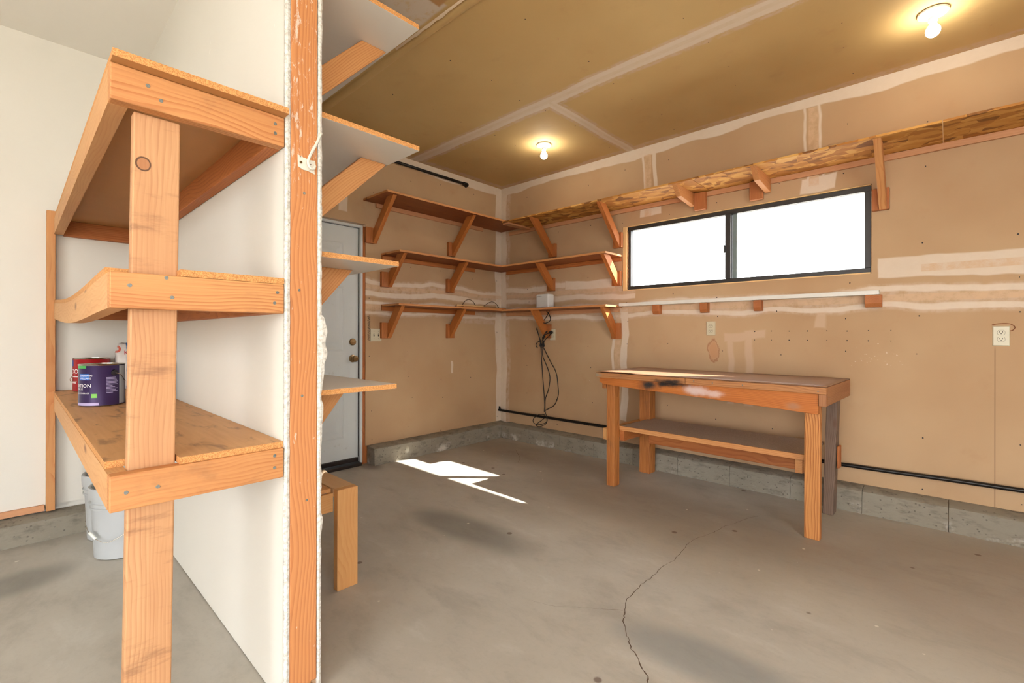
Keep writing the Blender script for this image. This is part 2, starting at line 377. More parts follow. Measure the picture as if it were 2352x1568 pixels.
def glass():
    m = bpy.data.materials.new('window_glass'); m.use_nodes = True; t = m.node_tree
    for n in list(t.nodes): t.nodes.remove(n)
    o = t.nodes.new('ShaderNodeOutputMaterial'); tr = t.nodes.new('ShaderNodeBsdfTransparent'); gl = t.nodes.new('ShaderNodeBsdfGlossy')
    mx = t.nodes.new('ShaderNodeMixShader'); mx.inputs[0].default_value = 0.05
    nz = t.nodes.new('ShaderNodeTexNoise'); nz.inputs['Scale'].default_value = 4
    rp = t.nodes.new('ShaderNodeValToRGB'); rp.color_ramp.elements[0].color = (0.93, 0.95, 0.95, 1); rp.color_ramp.elements[1].color = (0.98, 0.98, 0.98, 1)
    t.links.new(nz.outputs[0], rp.inputs[0]); t.links.new(rp.outputs[0], tr.inputs[0])
    gl.inputs['Roughness'].default_value = 0.05
    t.links.new(tr.outputs[0], mx.inputs[1]); t.links.new(gl.outputs[0], mx.inputs[2]); t.links.new(mx.outputs[0], o.inputs[0])
    return m
GLASS = glass()
def emis(name, col, strength):
    m = bpy.data.materials.new(name); m.use_nodes = True; b = m.node_tree.nodes['Principled BSDF']
    b.inputs['Base Color'].default_value = (0.9, 0.9, 0.9, 1); b.inputs['Emission Color'].default_value = col; b.inputs['Emission Strength'].default_value = strength
    return m
BULBM = emis('lit_bulb', (1.0, 0.94, 0.78, 1), BULB)

# ------------------------------------------------------------------ mesh helpers
def link(name, me, parent=None, mat=None, mw=None):
    o = bpy.data.objects.new(name, me); COL.objects.link(o)
    if mat is not None:
        for x in (mat if isinstance(mat, (list, tuple)) else [mat]): me.materials.append(x)
    if mw is not None: o.matrix_world = mw
    if parent is not None:
        o.parent = parent
        pm = WM[parent.name]
        o.matrix_parent_inverse = pm.inverted()
    WM[o.name] = mw.copy() if mw is not None else Matrix.Identity(4)
    return o
WM = {}
def root(name, loc, label=None, cat=None, group=None, kind=None):
    o = bpy.data.objects.new(name, None); COL.objects.link(o); o.location = loc; o.empty_display_size = 0.1
    WM[o.name] = Matrix.Translation(loc)
    tag(o, label, cat, group, kind); return o
def tag(o, label=None, cat=None, group=None, kind=None):
    if label: o['label'] = label
    if cat: o['category'] = cat
    if group: o['group'] = group
    if kind: o['kind'] = kind
    return o
def bev(o, w=0.0025, seg=2):
    if w:
        b = o.modifiers.new('edge', 'BEVEL'); b.width = w; b.segments = seg; b.limit_method = 'ANGLE'; b.angle_limit = 0.7
    return o
def mesh(name, vs, fs):
    me = bpy.data.meshes.new(name); me.from_pydata([tuple(v) for v in vs], [], fs); me.validate(); me.update(); return me
def smooth(o):
    o.data.polygons.foreach_set('use_smooth', [True] * len(o.data.polygons)); return o

def frame(o, ux, uy):
    ux = Vector(ux).normalized(); uy = Vector(uy); uy = (uy - ux * uy.dot(ux)).normalized(); uz = ux.cross(uy); o = Vector(o)
    return Matrix(((ux.x, uy.x, uz.x, o.x), (ux.y, uy.y, uz.y, o.y), (ux.z, uy.z, uz.z, o.z), (0, 0, 0, 1)))
BF = [(0, 3, 2, 1), (4, 5, 6, 7), (0, 1, 5, 4), (1, 2, 6, 5), (2, 3, 7, 6), (3, 0, 4, 7)]
def cuboid(a, b, c):
    return [(-a, -b, -c), (a, -b, -c), (a, b, -c), (-a, b, -c), (-a, -b, c), (a, -b, c), (a, b, c), (-a, b, c)]
def box(name, parent, x0, x1, y0, y1, z0, z1, mat, bevel=0.0025, M=None, axis=None):
    """box in world (or M's) axes; local X runs along its longest side so the grain does too"""
    d = [x1 - x0, y1 - y0, z1 - z0]; i = d.index(max(d)) if axis is None else axis
    c = Vector(((x0 + x1) / 2, (y0 + y1) / 2, (z0 + z1) / 2))
    ux, uy = [((1, 0, 0), (0, 1, 0)), ((0, 1, 0), (0, 0, 1)), ((0, 0, 1), (1, 0, 0))][i]
    j, k_ = [(1, 2), (2, 0), (0, 1)][i]
    F = frame(c, ux, uy)
    if M is not None: F = M @ F
    o = link(name, mesh(name, cuboid(d[i] / 2, d[j] / 2, d[k_] / 2), BF), parent, mat, F)
    return bev(o, bevel)
def prism(name, parent, pts, t, F, mat, bevel=0.0025):
    """polygon pts (local x,y) extruded +-t/2 along local z of frame F"""
    n = len(pts); vs = [(x, y, -t / 2) for x, y in pts] + [(x, y, t / 2) for x, y in pts]
    area = sum(pts[i][0] * pts[(i + 1) % n][1] - pts[(i + 1) % n][0] * pts[i][1] for i in range(n))
    idx = list(range(n)) if area > 0 else list(range(n))[::-1]
    fs = [tuple(i + n for i in idx), tuple(reversed(idx))]
    for q in range(n):
        a, b = idx[q], idx[(q + 1) % n]; fs.append((a, b, b + n, a + n))
    return bev(link(name, mesh(name, vs, fs), parent, mat, F), bevel)
def lathe(name, parent, prof, loc, mat, seg=32, F=None, matidx=None):
    vs, fs, mi = [], [], []
    for r, z in prof:
        for s in range(seg):
            a = 2 * PI * s / seg; vs.append((r * math.cos(a), r * math.sin(a), z))
    for i in range(len(prof) - 1):
        for s in range(seg):
            a, b = i * seg + s, i * seg + (s + 1) % seg
            fs.append((a, b, b + seg, a + seg)); mi.append(matidx[i] if matidx else 0)
    if prof[0][0] > 1e-5: fs.append(tuple(reversed(range(seg)))); mi.append(0)
    if prof[-1][0] > 1e-5: fs.append(tuple(range((len(prof) - 1) * seg, len(prof) * seg))); mi.append(matidx[-1] if matidx else 0)
    me = bpy.data.meshes.new(name); me.from_pydata(vs, [], fs); me.update()
    o = link(name, me, parent, mat, F if F is not None else Matrix.Translation(loc))
    me.polygons.foreach_set('material_index', mi)
    smooth(o); e = o.modifiers.new('split', 'EDGE_SPLIT'); e.split_angle = 0.6
    return o
def catmull(pts, n=8):
    P = [Vector(p) for p in pts]; P = [P[0] * 2 - P[1]] + P + [P[-1] * 2 - P[-2]]; out = []
    for i in range(1, len(P) - 2):
        for k_ in range(n):
            t = k_ / n; a, b, c, d = P[i - 1], P[i], P[i + 1], P[i + 2]
            out.append(0.5 * ((2 * b) + (c - a) * t + (2 * a - 5 * b + 4 * c - d) * t * t + (3 * b - a - 3 * c + d) * t ** 3))
    out.append(P[-2]); return out
def tube(name, parent, pts, r, mat, seg=8, n=8, curve=True):
    P = catmull(pts, n) if curve else [Vector(p) for p in pts]
    vs, fs = [], []; prev = None
    for i, p in enumerate(P):
        t = (P[min(i + 1, len(P) - 1)] - P[max(i - 1, 0)]).normalized()
        if prev is None: prev = t.orthogonal().normalized()
        a = (prev - t * prev.dot(t)).normalized(); b = t.cross(a); prev = a
        for s in range(seg):
            q = 2 * PI * s / seg; vs.append(p + (a * math.cos(q) + b * math.sin(q)) * r)
    for i in range(len(P) - 1):
        for s in range(seg):
            x, y = i * seg + s, i * seg + (s + 1) % seg; fs.append((x, y, y + seg, x + seg))
    fs.append(tuple(reversed(range(seg)))); fs.append(tuple(range((len(P) - 1) * seg, len(P) * seg)))
    return smooth(link(name, mesh(name, vs, fs), parent, mat))
def text_mesh(name, parent, body, size, mat, mapfn, align='LEFT', depth=0.0006, xs=1.0):
    """flat lettering; mapfn(x, y) -> world point"""
    cu = bpy.data.curves.new(name, 'FONT'); cu.body = body; cu.size = size; cu.align_x = align; cu.resolution_u = 3
    tmp = bpy.data.objects.new(name + '_tmp', cu); COL.objects.link(tmp)
    dg = bpy.context.evaluated_depsgraph_get(); dg.update()
    me = bpy.data.meshes.new_from_object(tmp.evaluated_get(dg))
    bpy.data.objects.remove(tmp)
    for v in me.vertices: v.co = mapfn(v.co.x * xs, v.co.y)
    me.name = name
    me.materials.clear()
    o = link(name, me, parent, mat)
    return o
def screw(parent, p, n, r=0.0045):
    n = Vector(n); F = frame(p, n.orthogonal(), n.cross(n.orthogonal()))
    return lathe('screw', parent, [(r, -0.001), (r, 0.0008), (r * 0.4, 0.0012), (0.0, 0.0005)], None, STEEL, 10, F)

# ================================================================== THE SETTING
def struct(o, label, cat): return tag(o, label, cat, kind='structure')
XM, YM = 6.6, -6.8
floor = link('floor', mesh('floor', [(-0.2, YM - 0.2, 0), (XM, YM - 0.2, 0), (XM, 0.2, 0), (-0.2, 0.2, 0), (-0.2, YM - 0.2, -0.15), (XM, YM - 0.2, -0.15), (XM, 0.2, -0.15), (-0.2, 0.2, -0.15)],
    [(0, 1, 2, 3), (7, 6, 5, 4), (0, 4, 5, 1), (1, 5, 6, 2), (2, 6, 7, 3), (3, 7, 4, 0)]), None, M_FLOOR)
struct(floor, 'mottled grey concrete garage floor with a long crack', 'floor')
crk = [(2.90, -0.62), (2.865, -0.70), (2.80, -0.93), (2.783, -1.066), (2.732, -1.256), (2.741, -1.394), (2.759, -1.544), (2.747, -1.666), (2.753, -1.785), (2.75, -1.893), (2.76, -2.029), (2.804, -2.119), (2.82, -2.165), (2.885, -2.253), (2.934, -2.309), (3.021, -2.378), (3.058, -2.42), (3.13, -2.52), (3.3, -2.7)]
def crack(pts, w0, w1, name='crack'):
    P = []
    for i in range(len(pts) - 1):
        for s in range(6):
            t = s / 6; P.append((pts[i][0] * (1 - t) + pts[i + 1][0] * t + random.uniform(-.004, .004), pts[i][1] * (1 - t) + pts[i + 1][1] * t + random.uniform(-.004, .004)))
    vs, fs = [], []
    for i, (x, y) in enumerate(P):
        a = P[max(i - 1, 0)]; b = P[min(i + 1, len(P) - 1)]; tx, ty = b[0] - a[0], b[1] - a[1]; l = math.hypot(tx, ty) or 1
        w = (w0 + (w1 - w0) * i / len(P)) * random.uniform(0.4, 1.3); vs += [(x - ty / l * w, y + tx / l * w, 0.0006), (x + ty / l * w, y - tx / l * w, 0.0006)]
        if i: fs.append((2 * i - 2, 2 * i - 1, 2 * i + 1, 2 * i))
    return link(name, mesh(name, vs, fs), floor, CRACK)
crack(crk, 0.0007, 0.0022)
crack([(2.79, -2.12), (2.68, -2.20), (2.55, -2.30), (2.45, -2.33)], 0.0008, 0.0004)
crack([(0.62, -0.42), (0.86, -0.62), (0.98, -0.78)], 0.0015, 0.001)

def multi(name, boxes, mat, parent=None):
    vs, fs = [], []
    for (x0, x1, y0, y1, z0, z1) in boxes:
        b = len(vs); vs += [(x0, y0, z0), (x1, y0, z0), (x1, y1, z0), (x0, y1, z0), (x0, y0, z1), (x1, y0, z1), (x1, y1, z1), (x0, y1, z1)]
        fs += [tuple(b + i for i in f) for f in BF]
    return link(name, mesh(name, vs, fs), parent, mat)
WX0, WX1, WZ0, WZ1 = 1.573, 3.405, 1.552, 2.142
wall_r = multi('wall_right', [(-0.14, WX0, 0, 0.075, 0.16, H), (WX1, XM, 0, 0.075, 0.16, H), (WX0, WX1, 0, 0.075, 0.16, WZ0), (WX0, WX1, 0, 0.075, WZ1, H), (-0.14, XM, 0.02, 0.075, 0, 0.16)], M_WALL_R)
struct(wall_r, 'unpainted tan drywall wall with mudded seams around the window', 'wall')
DY0, DY1, DZ = -2.70, -1.715, 2.12
wall_b = multi('wall_back', [(-0.14, 0, DY1, 0, 0.16, H), (-0.14, 0, DY0, DY1, DZ, H), (-0.14, 0, -3.225, DY0, 0.16, H), (-0.14, -0.02, DY1 + 0.03, 0, 0, 0.16), (-0.14, -0.02, -3.225, DY0, 0, 0.16)], M_WALL_B)
struct(wall_b, 'unpainted tan drywall wall beside the white door', 'wall')
wall_l = multi('wall_left', [(-0.14, 0, YM, -3.225, 0.16, H), (-0.14, -0.02, YM, -3.225, 0, 0.16)], WWALL)
struct(wall_l, 'white painted drywall wall behind the heavy shelving unit', 'wall')
wall_s = multi('wall_side', [(-0.14, 2.6, YM - 0.14, YM, 0, H), (5.6, XM, YM - 0.14, YM, 0, H), (2.6, 5.6, YM - 0.14, YM, 2.45, H)], WWALL)  # wide opening added in this unseen wall to brighten the left bay
struct(wall_s, 'white painted garage side wall with an added wide opening for daylight', 'wall')
GY0, GY1, GZ = -6.3, -3.4, 2.45
wall_f = multi('wall_front', [(XM, XM + 0.14, GY1, 0.14, 0, H), (XM, XM + 0.14, YM - 0.14, GY0, 0, H), (XM, XM + 0.14, GY0, GY1, GZ, H)], WWALL)
struct(wall_f, 'white garage front wall with the wide open doorway', 'wall')
ceil = multi('ceiling', [(-0.14, XM + 0.14, -3.225, 0.14, H, H + 0.15)], M_CEIL)
struct(ceil, 'unpainted brown drywall ceiling with mudded seams', 'ceiling')
ceil2 = multi('ceiling_left', [(-0.14, XM + 0.14, YM - 0.14, -3.225, H, H + 0.15)], WCEIL)
struct(ceil2, 'off-white painted ceiling over the shelving unit', 'ceiling')
gnd = link('ground', mesh('ground', [(-30, -30, -0.16), (40, -30, -0.16), (40, 30, -0.16), (-30, 30, -0.16)], [(0, 1, 2, 3)]), None, plain('driveway_concrete', lin(170, 166, 158), 0.8, scale=1))
struct(gnd, 'pale concrete ground outside the garage', 'ground')

# mud fillets: taped corners with a little build-up
def strip(name, parent, x0, x1, y0, y1, z0, z1, mat): return box(name, parent, x0, x1, y0, y1, z0, z1, mat, 0.0)
# ceiling seam that has let go: a bulging edge along x
vs, fs = [], []
N = 60
for i in range(N + 1):
    x = 0.02 + (XM - 0.04) * i / N
    for q in range(9):
        a = PI * q / 8; rr = 0.030 * (1 + 0.15 * math.sin(x * 3.1))
        vs.append((x, -2.275 - math.cos(a) * rr, H - math.sin(a) * rr * 0.55))
    if i:
        for q in range(8): b = (i - 1) * 9 + q; fs.append((b, b + 1, b + 10, b + 9))
o = link('loose_seam', mesh('loose_seam', vs, fs), ceil, M_CEIL); smooth(o)
vs, fs = [], []
random.seed(3)
for i in range(80):
    x = 1.4 + i * 0.012; w = 0.006 + 0.012 * abs(mnoise.noise((x * 9, 0, 0)))
    vs += [(x, -2.318, H - 0.002), (x, -2.318 + w, H - 0.012 - 0.01 * abs(mnoise.noise((x * 14, 3, 0))))]
    if i: fs.append((2 * i - 2, 2 * i - 1, 2 * i + 1, 2 * i))
link('torn_paper', mesh('torn_paper', vs, fs), ceil, M_KRAFT)

# nail heads on the walls and ceiling
def dots(name, parent, pts, ax, mat, r=0.0042):
    vs, fs = [], []
    for (a, b) in pts:
        i0 = len(vs); rr = r * random.uniform(0.7, 1.2)
        for s in range(6):
            q = 2 * PI * s / 6; c_, s_ = rr * math.cos(q), rr * math.sin(q)
            vs.append({'y': (a + c_, -0.0008, b + s_), 'x': (0.0008, a + c_, b + s_), 'z': (a + c_, b + s_, H - 0.0008)}[ax])
        fs.append(tuple(range(i0, i0 + 6)))
    o = link(name, mesh(name, vs, fs), parent, mat); tag(o, kind='stuff'); return o
random.seed(11)
pts = []
for sx in (0.40, 0.81, 1.22, 1.6, 2.03, 2.44, 2.85, 3.26, 3.66, 4.07, 4.48):
    for sz in (0.22, 0.5, 0.8, 1.05, 1.30, 1.46, 1.68, 2.22, 2.42, 2.62):
        if WX0 - .03 < sx < WX1 + .03 and WZ0 - .03 < sz < WZ1 + .03: continue
        if random.random() < 0.8: pts.append((sx + random.uniform(-.03, .03), sz + random.uniform(-.05, .05)))
for i in range(8): pts += [(2.70 + i * 0.115, 1.175 + random.uniform(-.004, .004)), (2.70 + i * 0.115, 1.11)]
dots('nail_head', wall_r, pts, 'y', DARK)
pts = [(sy + random.uniform(-.03, .03), sz + random.uniform(-.05, .05)) for sy in (-1.66, -1.25, -0.85, -0.45, -0.08) for sz in (0.22, 0.5, 0.72, 0.95, 1.22, 1.5, 1.75, 2.05, 2.45, 2.65) if random.random() < 0.8]
dots('nail_head', wall_b, pts, 'x', DARK)
pts = [(0.6 * i + 0.35 + random.uniform(-.03, .03), -0.3 * j - 0.2 + random.uniform(-.04, .04)) for i in range(8) for j in range(10)]
dots('nail_head', ceil, pts, 'z', DARK)

# --- concrete curb under the drywall, cast in blocks
def curb(name, label, segs, ax, hs=1.0):
    r_ = root(name, (0, 0, 0)); struct(r_, label, 'curb')
    for (a, b) in segs:
        n = max(2, int((b - a) / 0.06)); vs, fs = [], []
        prof = [(0.0, 0.160), (0.10, 0.150), (0.116, 0.140), (0.120, 0.10), (0.118, 0.05), (0.124, 0.0), (0.0, 0.0)]
        for i in range(n + 1):
            s = a + (b - a) * i / n
            for (d, z) in prof:
                j = 0.0 if d == 0 else 0.006 * mnoise.noise((s * 7, z * 20, 1.3)) + 0.004 * mnoise.noise((s * 25, z * 40, 5))
                zz = z * hs + (0.004 * mnoise.noise((s * 9, d * 30, 9)) if z > 0.01 else 0)
                vs.append((s, -(d + j), zz) if ax == 'y' else (d + j, s, zz))
        m = len(prof)
        for i in range(n):
            for q in range(m):
                A, B = i * m + q, i * m + (q + 1) % m; fs.append((A, B, B + m, A + m) if ax == 'x' else (B, A, A + m, B + m))
        c0, c1 = tuple(range(m)), tuple(range(n * m, n * m + m))
        fs += ([c0[::-1], c1] if ax == 'x' else [c0, c1[::-1]])
        smooth(link('block', mesh('block', vs, fs), r_, M_CURB)).modifiers.new('split', 'EDGE_SPLIT').split_angle = 0.7
    return r_
def cuts(a, b, l, g=0.0025):
    out = []; s = a
    while s < b - 0.05:
        e = min(s + l, b); out.append((s, e - g)); s = e
    return out
curb('baseboard_right', 'low concrete curb of blocks under the window wall', cuts(0.124, XM, 0.406), 'y')
curb('baseboard_back', 'low concrete curb between the white door and the corner', cuts(-1.694, -0.0, 0.62), 'x')
curb('baseboard_left', 'low rough concrete curb under the white wall', [(-6.7, -3.29)], 'x', 0.80)

# --- partition wall: stud, two drywall skins, torn edges
PYL, PYS0, PYS1, PYR, PX = -3.283, -3.268, -3.181, -3.168, 2.300
part = root('wall_partition', (0, -3.225, 0)); struct(part, 'short white partition wall ending in a bare wooden stud', 'wall')
strip('drywall_panel', part, 0.0, PX - 0.008, PYL, PYS0, 0.004, H, WWALL)
strip('drywall_panel', part, 0.0, PX - 0.010, PYS1, PYR, 0.004, H, M_PAPER_TAN)
box('stud', part, PX - 0.040, PX - 0.002, PYS0 + 0.0015, PYS1 - 0.0015, 0.04, H, M_STUD, 0.003, axis=2)
box('bottom_plate', part, 0.0, PX - 0.042, PYS0 + 0.001, PYS1 - 0.001, 0.0, 0.038, FIR)
for sx in (0.02, 0.6, 1.2, 1.8): box('stud', part, sx, sx + 0.038, PYS0 + 0.001, PYS1 - 0.001, 0.038, H, FIR)
def torn(name, y0, y1, seed, flaps):
    """rough broken drywall edge running up the end of the wall"""
    n = 340; vs, fs = [], []; sgn = 1 if y1 > y0 else -1
    for i in range(n + 1):
        z = 0.002 + (H - 0.004) * i / n
        a = 0.0025 * mnoise.noise((z * 16, seed, 0)) + 0.0015 * mnoise.noise((z * 70, seed, 2))
        b = 0.0016 * mnoise.noise((z * 22, seed, 5)) + 0.0012 * mnoise.noise((z * 90, seed, 7))
        fl = 0.0
        for (z0, z1, w) in flaps:
            if z0 < z < z1: fl = max(fl, w * min(1, (z - z0) / 0.10, (z1 - z) / 0.012) * (0.75 + 0.5 * mnoise.noise((z * 30, seed, 4))))
        xe = PX + a; yo = y1 + sgn * (b + fl)
        vs += [(PX - 0.0105, y0, z), (PX - 0.0105, y1, z), (PX - 0.009, y1 + sgn * fl * 0.6, z), (xe - 0.003, yo, z), (xe, (y0 + yo) / 2, z), (xe - 0.002, y0 - sgn * 0.0005, z)]
    for i in range(n):
        for q in range(6):
            A, B = i * 6 + q, i * 6 + (q + 1) % 6; fs.append((A, B, B + 6, A + 6) if sgn > 0 else (B, A, A + 6, B + 6))
    fs += [tuple(range(6)), tuple(range(n * 6, n * 6 + 6))]
    return link(name, mesh(name, vs, fs), part, M_GYP)
torn('torn_edge', PYS0, PYL, 1.7, [(0.45, 0.66, 0.004), (1.20, 1.26, 0.003)])
torn('torn_edge', PYS1, PYR, 8.2, [(0.955, 1.205, 0.020), (0.62, 0.70, 0.008), (0.76, 0.93, 0.006), (1.50, 1.56, 0.006), (0.50, 0.56, 0.010)])
vs, fs = [], []
for i in range(7):
    t = i / 6; a = t * 2.6
    for j in range(3): vs.append((PX - 0.004 - 0.006 * j, -3.166 + 0.020 * t, 0.683 + 0.012 * math.sin(a) + 0.002 * j))
    if i:
        for j in range(2): b = (i - 1) * 3 + j; fs.append((b, b + 1, b + 4, b + 3))
smooth(link('torn_paper', mesh('torn_paper', vs, fs), part, M_KRAFT)).modifiers.new('th', 'SOLIDIFY').thickness = 0.0012
for (y, z) in ((-3.225, 1.585), (-3.24, 1.28), (-3.23, 0.95), (-3.215, 0.62)): screw(part, (PX - 0.0015, y, z), (1, 0, 0), 0.004)

# --- window
win = root('window_1', (2.49, 0.08, WZ0)); struct(win, 'wide dark-framed sliding window above the workbench', 'window')
fy0, fy1 = 0.026, 0.072
fx0, fx1, fz0, fz1 = 1.612, 3.400, 1.562, 2.137
for (a, b, c, d) in ((fx0, fx1, fz0, fz0 + 0.032), (fx0, fx1, fz1 - 0.034, fz1), (fx0, fx0 + 0.030, fz0 + 0.032, fz1 - 0.034), (fx1 - 0.036, fx1, fz0 + 0.032, fz1 - 0.034)):
    box('frame_rail', win, a, b, fy0, fy1, c, d, ALU, 0.002)
box('meeting_stile', win, 2.478, 2.518, fy0 - 0.012, fy1, fz0 + 0.032, fz1 - 0.034, ALU, 0.002)
box('sash_stile', win, 2.520, 2.552, 0.058, 0.071, fz0 + 0.032, fz1 - 0.034, plain('sash_grey', lin(128, 140, 140), 0.4), 0.002)
box('pane', win, fx0 + 0.030, 2.478, 0.044, 0.048, fz0 + 0.032, fz1 - 0.034, GLASS, 0)
box('pane', win, 2.518, fx1 - 0.036, 0.062, 0.066, fz0 + 0.032, fz1 - 0.034, GLASS, 0)
box('latch', win, 2.470, 2.480, 0.004, 0.018, 1.80, 1.86, ALU, 0.002)
PALE = wood('window_buck_pine', lin(240, 206, 150), lin(222, 178, 116), grain=0.3, knots=False)
box('jamb', win, WX0 + 0.001, fx0 - 0.001, 0.004, 0.074, WZ0 + 0.001, WZ1 - 0.001, PALE)
box('jamb', win, fx1 + 0.001, WX1 - 0.001, 0.03, 0.074, WZ0 + 0.001, WZ1 - 0.001, PALE, 0.001)
box('head', win, fx0, fx1, 0.004, 0.074, fz1 + 0.0005, WZ1 - 0.0005, PALE, 0.001)
box('sill', win, fx0, fx1, 0.004, 0.074, WZ0 + 0.0005, fz0 - 0.0005, PALE, 0.001)
vs, fs = [], []
random.seed(5)
for i in range(60):
    z = 1.572 + 0.53 * i / 59; w = 0.010 + 0.012 * abs(mnoise.noise((z * 30, 2, 2)))
    vs += [(fx0 - 0.010, 0.010, z), (fx0 + w * 0.4, 0.022 - 0.008 * mnoise.noise((z * 40, 1, 1)), z), (fx0 + w * 0.8, 0.029, z)]
    if i:
        for j in range(2): b = (i - 1) * 3 + j; fs.append((b, b + 1, b + 4, b + 3))
link('torn_backing', mesh('torn_backing', vs, fs), win, wood('split_wood', lin(196, 138, 84), lin(120, 72, 40), knots=False))

# --- door
dr = root('door_1', (-0.03, -2.2, 0)); struct(dr, 'white panelled door with brass knob and deadbolt', 'door')
sy0, sy1, sz0, sz1, sx = -2.672, -1.768, 0.068, 2.080, -0.030
box('slab', dr, sx - 0.044, sx, sy0, sy1, sz0, sz1, DOORW, 0.002)
def raised(y0, y1, z0, z1):
    vs = []; L = [(0, 0.0006), (0.012, 0.004), (0.020, 0.001), (0.045, 0.001), (0.075, 0.006)]
    for (ins, h) in L:
        vs += [(sx + h, y0 + ins, z0 + ins), (sx + h, y1 - ins, z0 + ins), (sx + h, y1 - ins, z1 - ins), (sx + h, y0 + ins, z1 - ins)]
    fs = []
    for i in range(len(L) - 1):
        for q in range(4): a, b = i * 4 + q, i * 4 + (q + 1) % 4; fs.append((a, b, b + 4, a + 4))
    e = (len(L) - 1) * 4; fs.append((e, e + 1, e + 2, e + 3))
    return link('door_panel', mesh('door_panel', vs, fs), dr, DOORW)
for (y0, y1) in ((-2.54, -2.27), (-2.17, -1.90)):
    raised(y0, y1, 1.66, 1.94); raised(y0, y1, 1.00, 1.56); raised(y0, y1, 0.25, 0.80)
box('jamb', dr, -0.11, 0.004, sy1 + 0.004, sy1 + 0.024, 0.02, 2.104, DOORW, 0.002)
box('jamb', dr, -0.11, 0.004, sy0 - 0.024, sy0 - 0.004, 0.02, 2.104, DOORW, 0.002)
box('head_jamb', dr, -0.11, 0.004, sy0 - 0.004, sy1 + 0.004, 2.084, 2.104, DOORW, 0.002)
box('weather_strip', dr, sx + 0.0005, sx + 0.004, sy1 - 0.002, sy1 + 0.004, 0.07, 2.083, DARK, 0)
box('weather_strip', dr, sx + 0.0005, sx + 0.004, sy0, sy1, 2.0802, 2.0838, DARK, 0)
box('door_sweep', dr, sx - 0.03, sx + 0.008, sy0 + 0.002, sy1 - 0.002, 0.030, 0.066, DARKTH, 0.003)
box('threshold', dr, -0.13, 0.035, sy0 - 0.004, sy1 + 0.004, 0.0, 0.028, DARKTH, 0.004)
box('trimmer_stud', dr, -0.10, -0.006, sy1 + 0.026, DY1 + 0.02, 0.0, 2.10, FIR_RED, 0.002)
def knob(z, prof, y=-1.822):
    F = frame((sx, y, z), (0, 1, 0), (0, 0, 1)); return lathe('knob' if len(prof) > 6 else 'deadbolt', dr, prof, None, BRASS, 24, F)
knob(0.936, [(0.033, 0), (0.033, 0.006), (0.012, 0.010), (0.011, 0.030), (0.026, 0.040), (0.028, 0.052), (0.022, 0.062), (0.008, 0.064), (0.0, 0.0625)])
knob(1.081, [(0.031, 0), (0.030, 0.010), (0.026, 0.014), (0.0, 0.015)])
box('thumb_turn', dr, sx + 0.013, sx + 0.026, -1.838, -1.806, 1.077, 1.085, BRASS, 0.002)

# --- baseboard strip on the white wall
o = box('trim_1', None, 0.001, 0.020, -6.7, -3.725, 0.135, 0.170, PINK, 0.002); struct(o, 'thin unpainted wood strip along the bottom of the white wall', 'trim')

# ================================================================== HEAVY SHELVING UNIT (left)
su = root('shelving_unit', (1.15, -3.49, 0), 'heavy three-tier lumber shelving unit against the white partition', 'shelving unit')
UY0, UY1 = -3.690, PYL - 0.002         # outer side, wall side
def side_rail(zc, sag=None):
    """long outer rail; sag = list of (x, dz) so the warped middle rail can bow"""
    n = 24; x0, x1 = 0.06, 2.262; vs, fs = [], []; xc = (x0 + x1) / 2
    for i in range(n + 1):
        x = x0 + (x1 - x0) * i / n
        dz = sag(x) if sag else 0.0
        for (y, z) in ((UY0, zc), (UY0 + 0.038, zc), (UY0 + 0.038, zc + 0.089), (UY0, zc + 0.089)):
            vs.append((x - xc, y - (UY0 + 0.019), z + dz - zc - 0.0445))
    for i in range(n):
        for q in range(4): A, B = i * 4 + q, i * 4 + (q + 1) % 4; fs.append((B, A, A + 4, B + 4))
    fs += [(0, 1, 2, 3), (n * 4 + 3, n * 4 + 2, n * 4 + 1, n * 4)]
    return link('side_rail', mesh('side_rail', vs, fs), su, FIR_SIDE, Matrix.Translation((xc, UY0 + 0.019, zc + 0.0445)))
FIR_SIDE = wood('fir_side_rail', lin(214, 164, 110), lin(190, 130, 78), grain=0.4, grime=0.3, grimecol=lin(190, 138, 88))
def deck(zc, x1, mats, sag=None, notch=False, th=0.018):
    """shelf sheet; with notch its corner is cut back around the front post"""
    n = 24; x0 = 0.004; vs, fs, mi = [], [], []
    secs = [(x0, 2.205, UY0 + 0.001, n), (2.205, x1, -3.547, 2)] if notch else [(x0, x1, UY0 + 0.001, n)]
    for (xa, xb, ya, m) in secs:
        base = len(vs)
        for i in range(m + 1):
            x = xa + (xb - xa) * i / m; dz = sag(x) if sag else 0.0
            for (y, z) in ((ya, zc), (UY1, zc), (UY1, zc + th), (ya, zc + th)): vs.append((x, y, z + dz))
        for i in range(m):
            for q in range(4):
                A, B = base + i * 4 + q, base + i * 4 + (q + 1) % 4; fs.append((B, A, A + 4, B + 4)); mi.append([2, 1, 0, 1][q])
        fs += [(base, base + 1, base + 2, base + 3), (base + m * 4 + 3, base + m * 4 + 2, base + m * 4 + 1, base + m * 4)]; mi += [1, 1]
    me = mesh('shelf_board', vs, fs); o = link('shelf_board', me, su, mats); me.polygons.foreach_set('material_index', mi); return o
def tier(z, fx, deckmats, sag=None, notch=False):
    fr = box('front_rail', su, 2.262, 2.300, UY0, UY1, z, z + 0.089, FIR_FRONT, 0.003)
    side_rail(z, sag)
    box('wall_rail', su, 0.045, 2.260, UY1 - 0.038, UY1, z, z + 0.089, FIR_RED)
    box('back_rail', su, 0.004, 0.042, UY0 + 0.04, UY1 - 0.04, z + (sag(0.05) if sag else 0), z + 0.089 + (sag(0.05) if sag else 0), FIR_RED)
    deck(z + 0.0895, fx, deckmats, sag, notch)
    return fr
sag = lambda x: 0.026 * max(0, 1 - x / 2.26) - 0.030 * math.sin(PI * min(1, max(0, x / 2.262))) ** 1.3
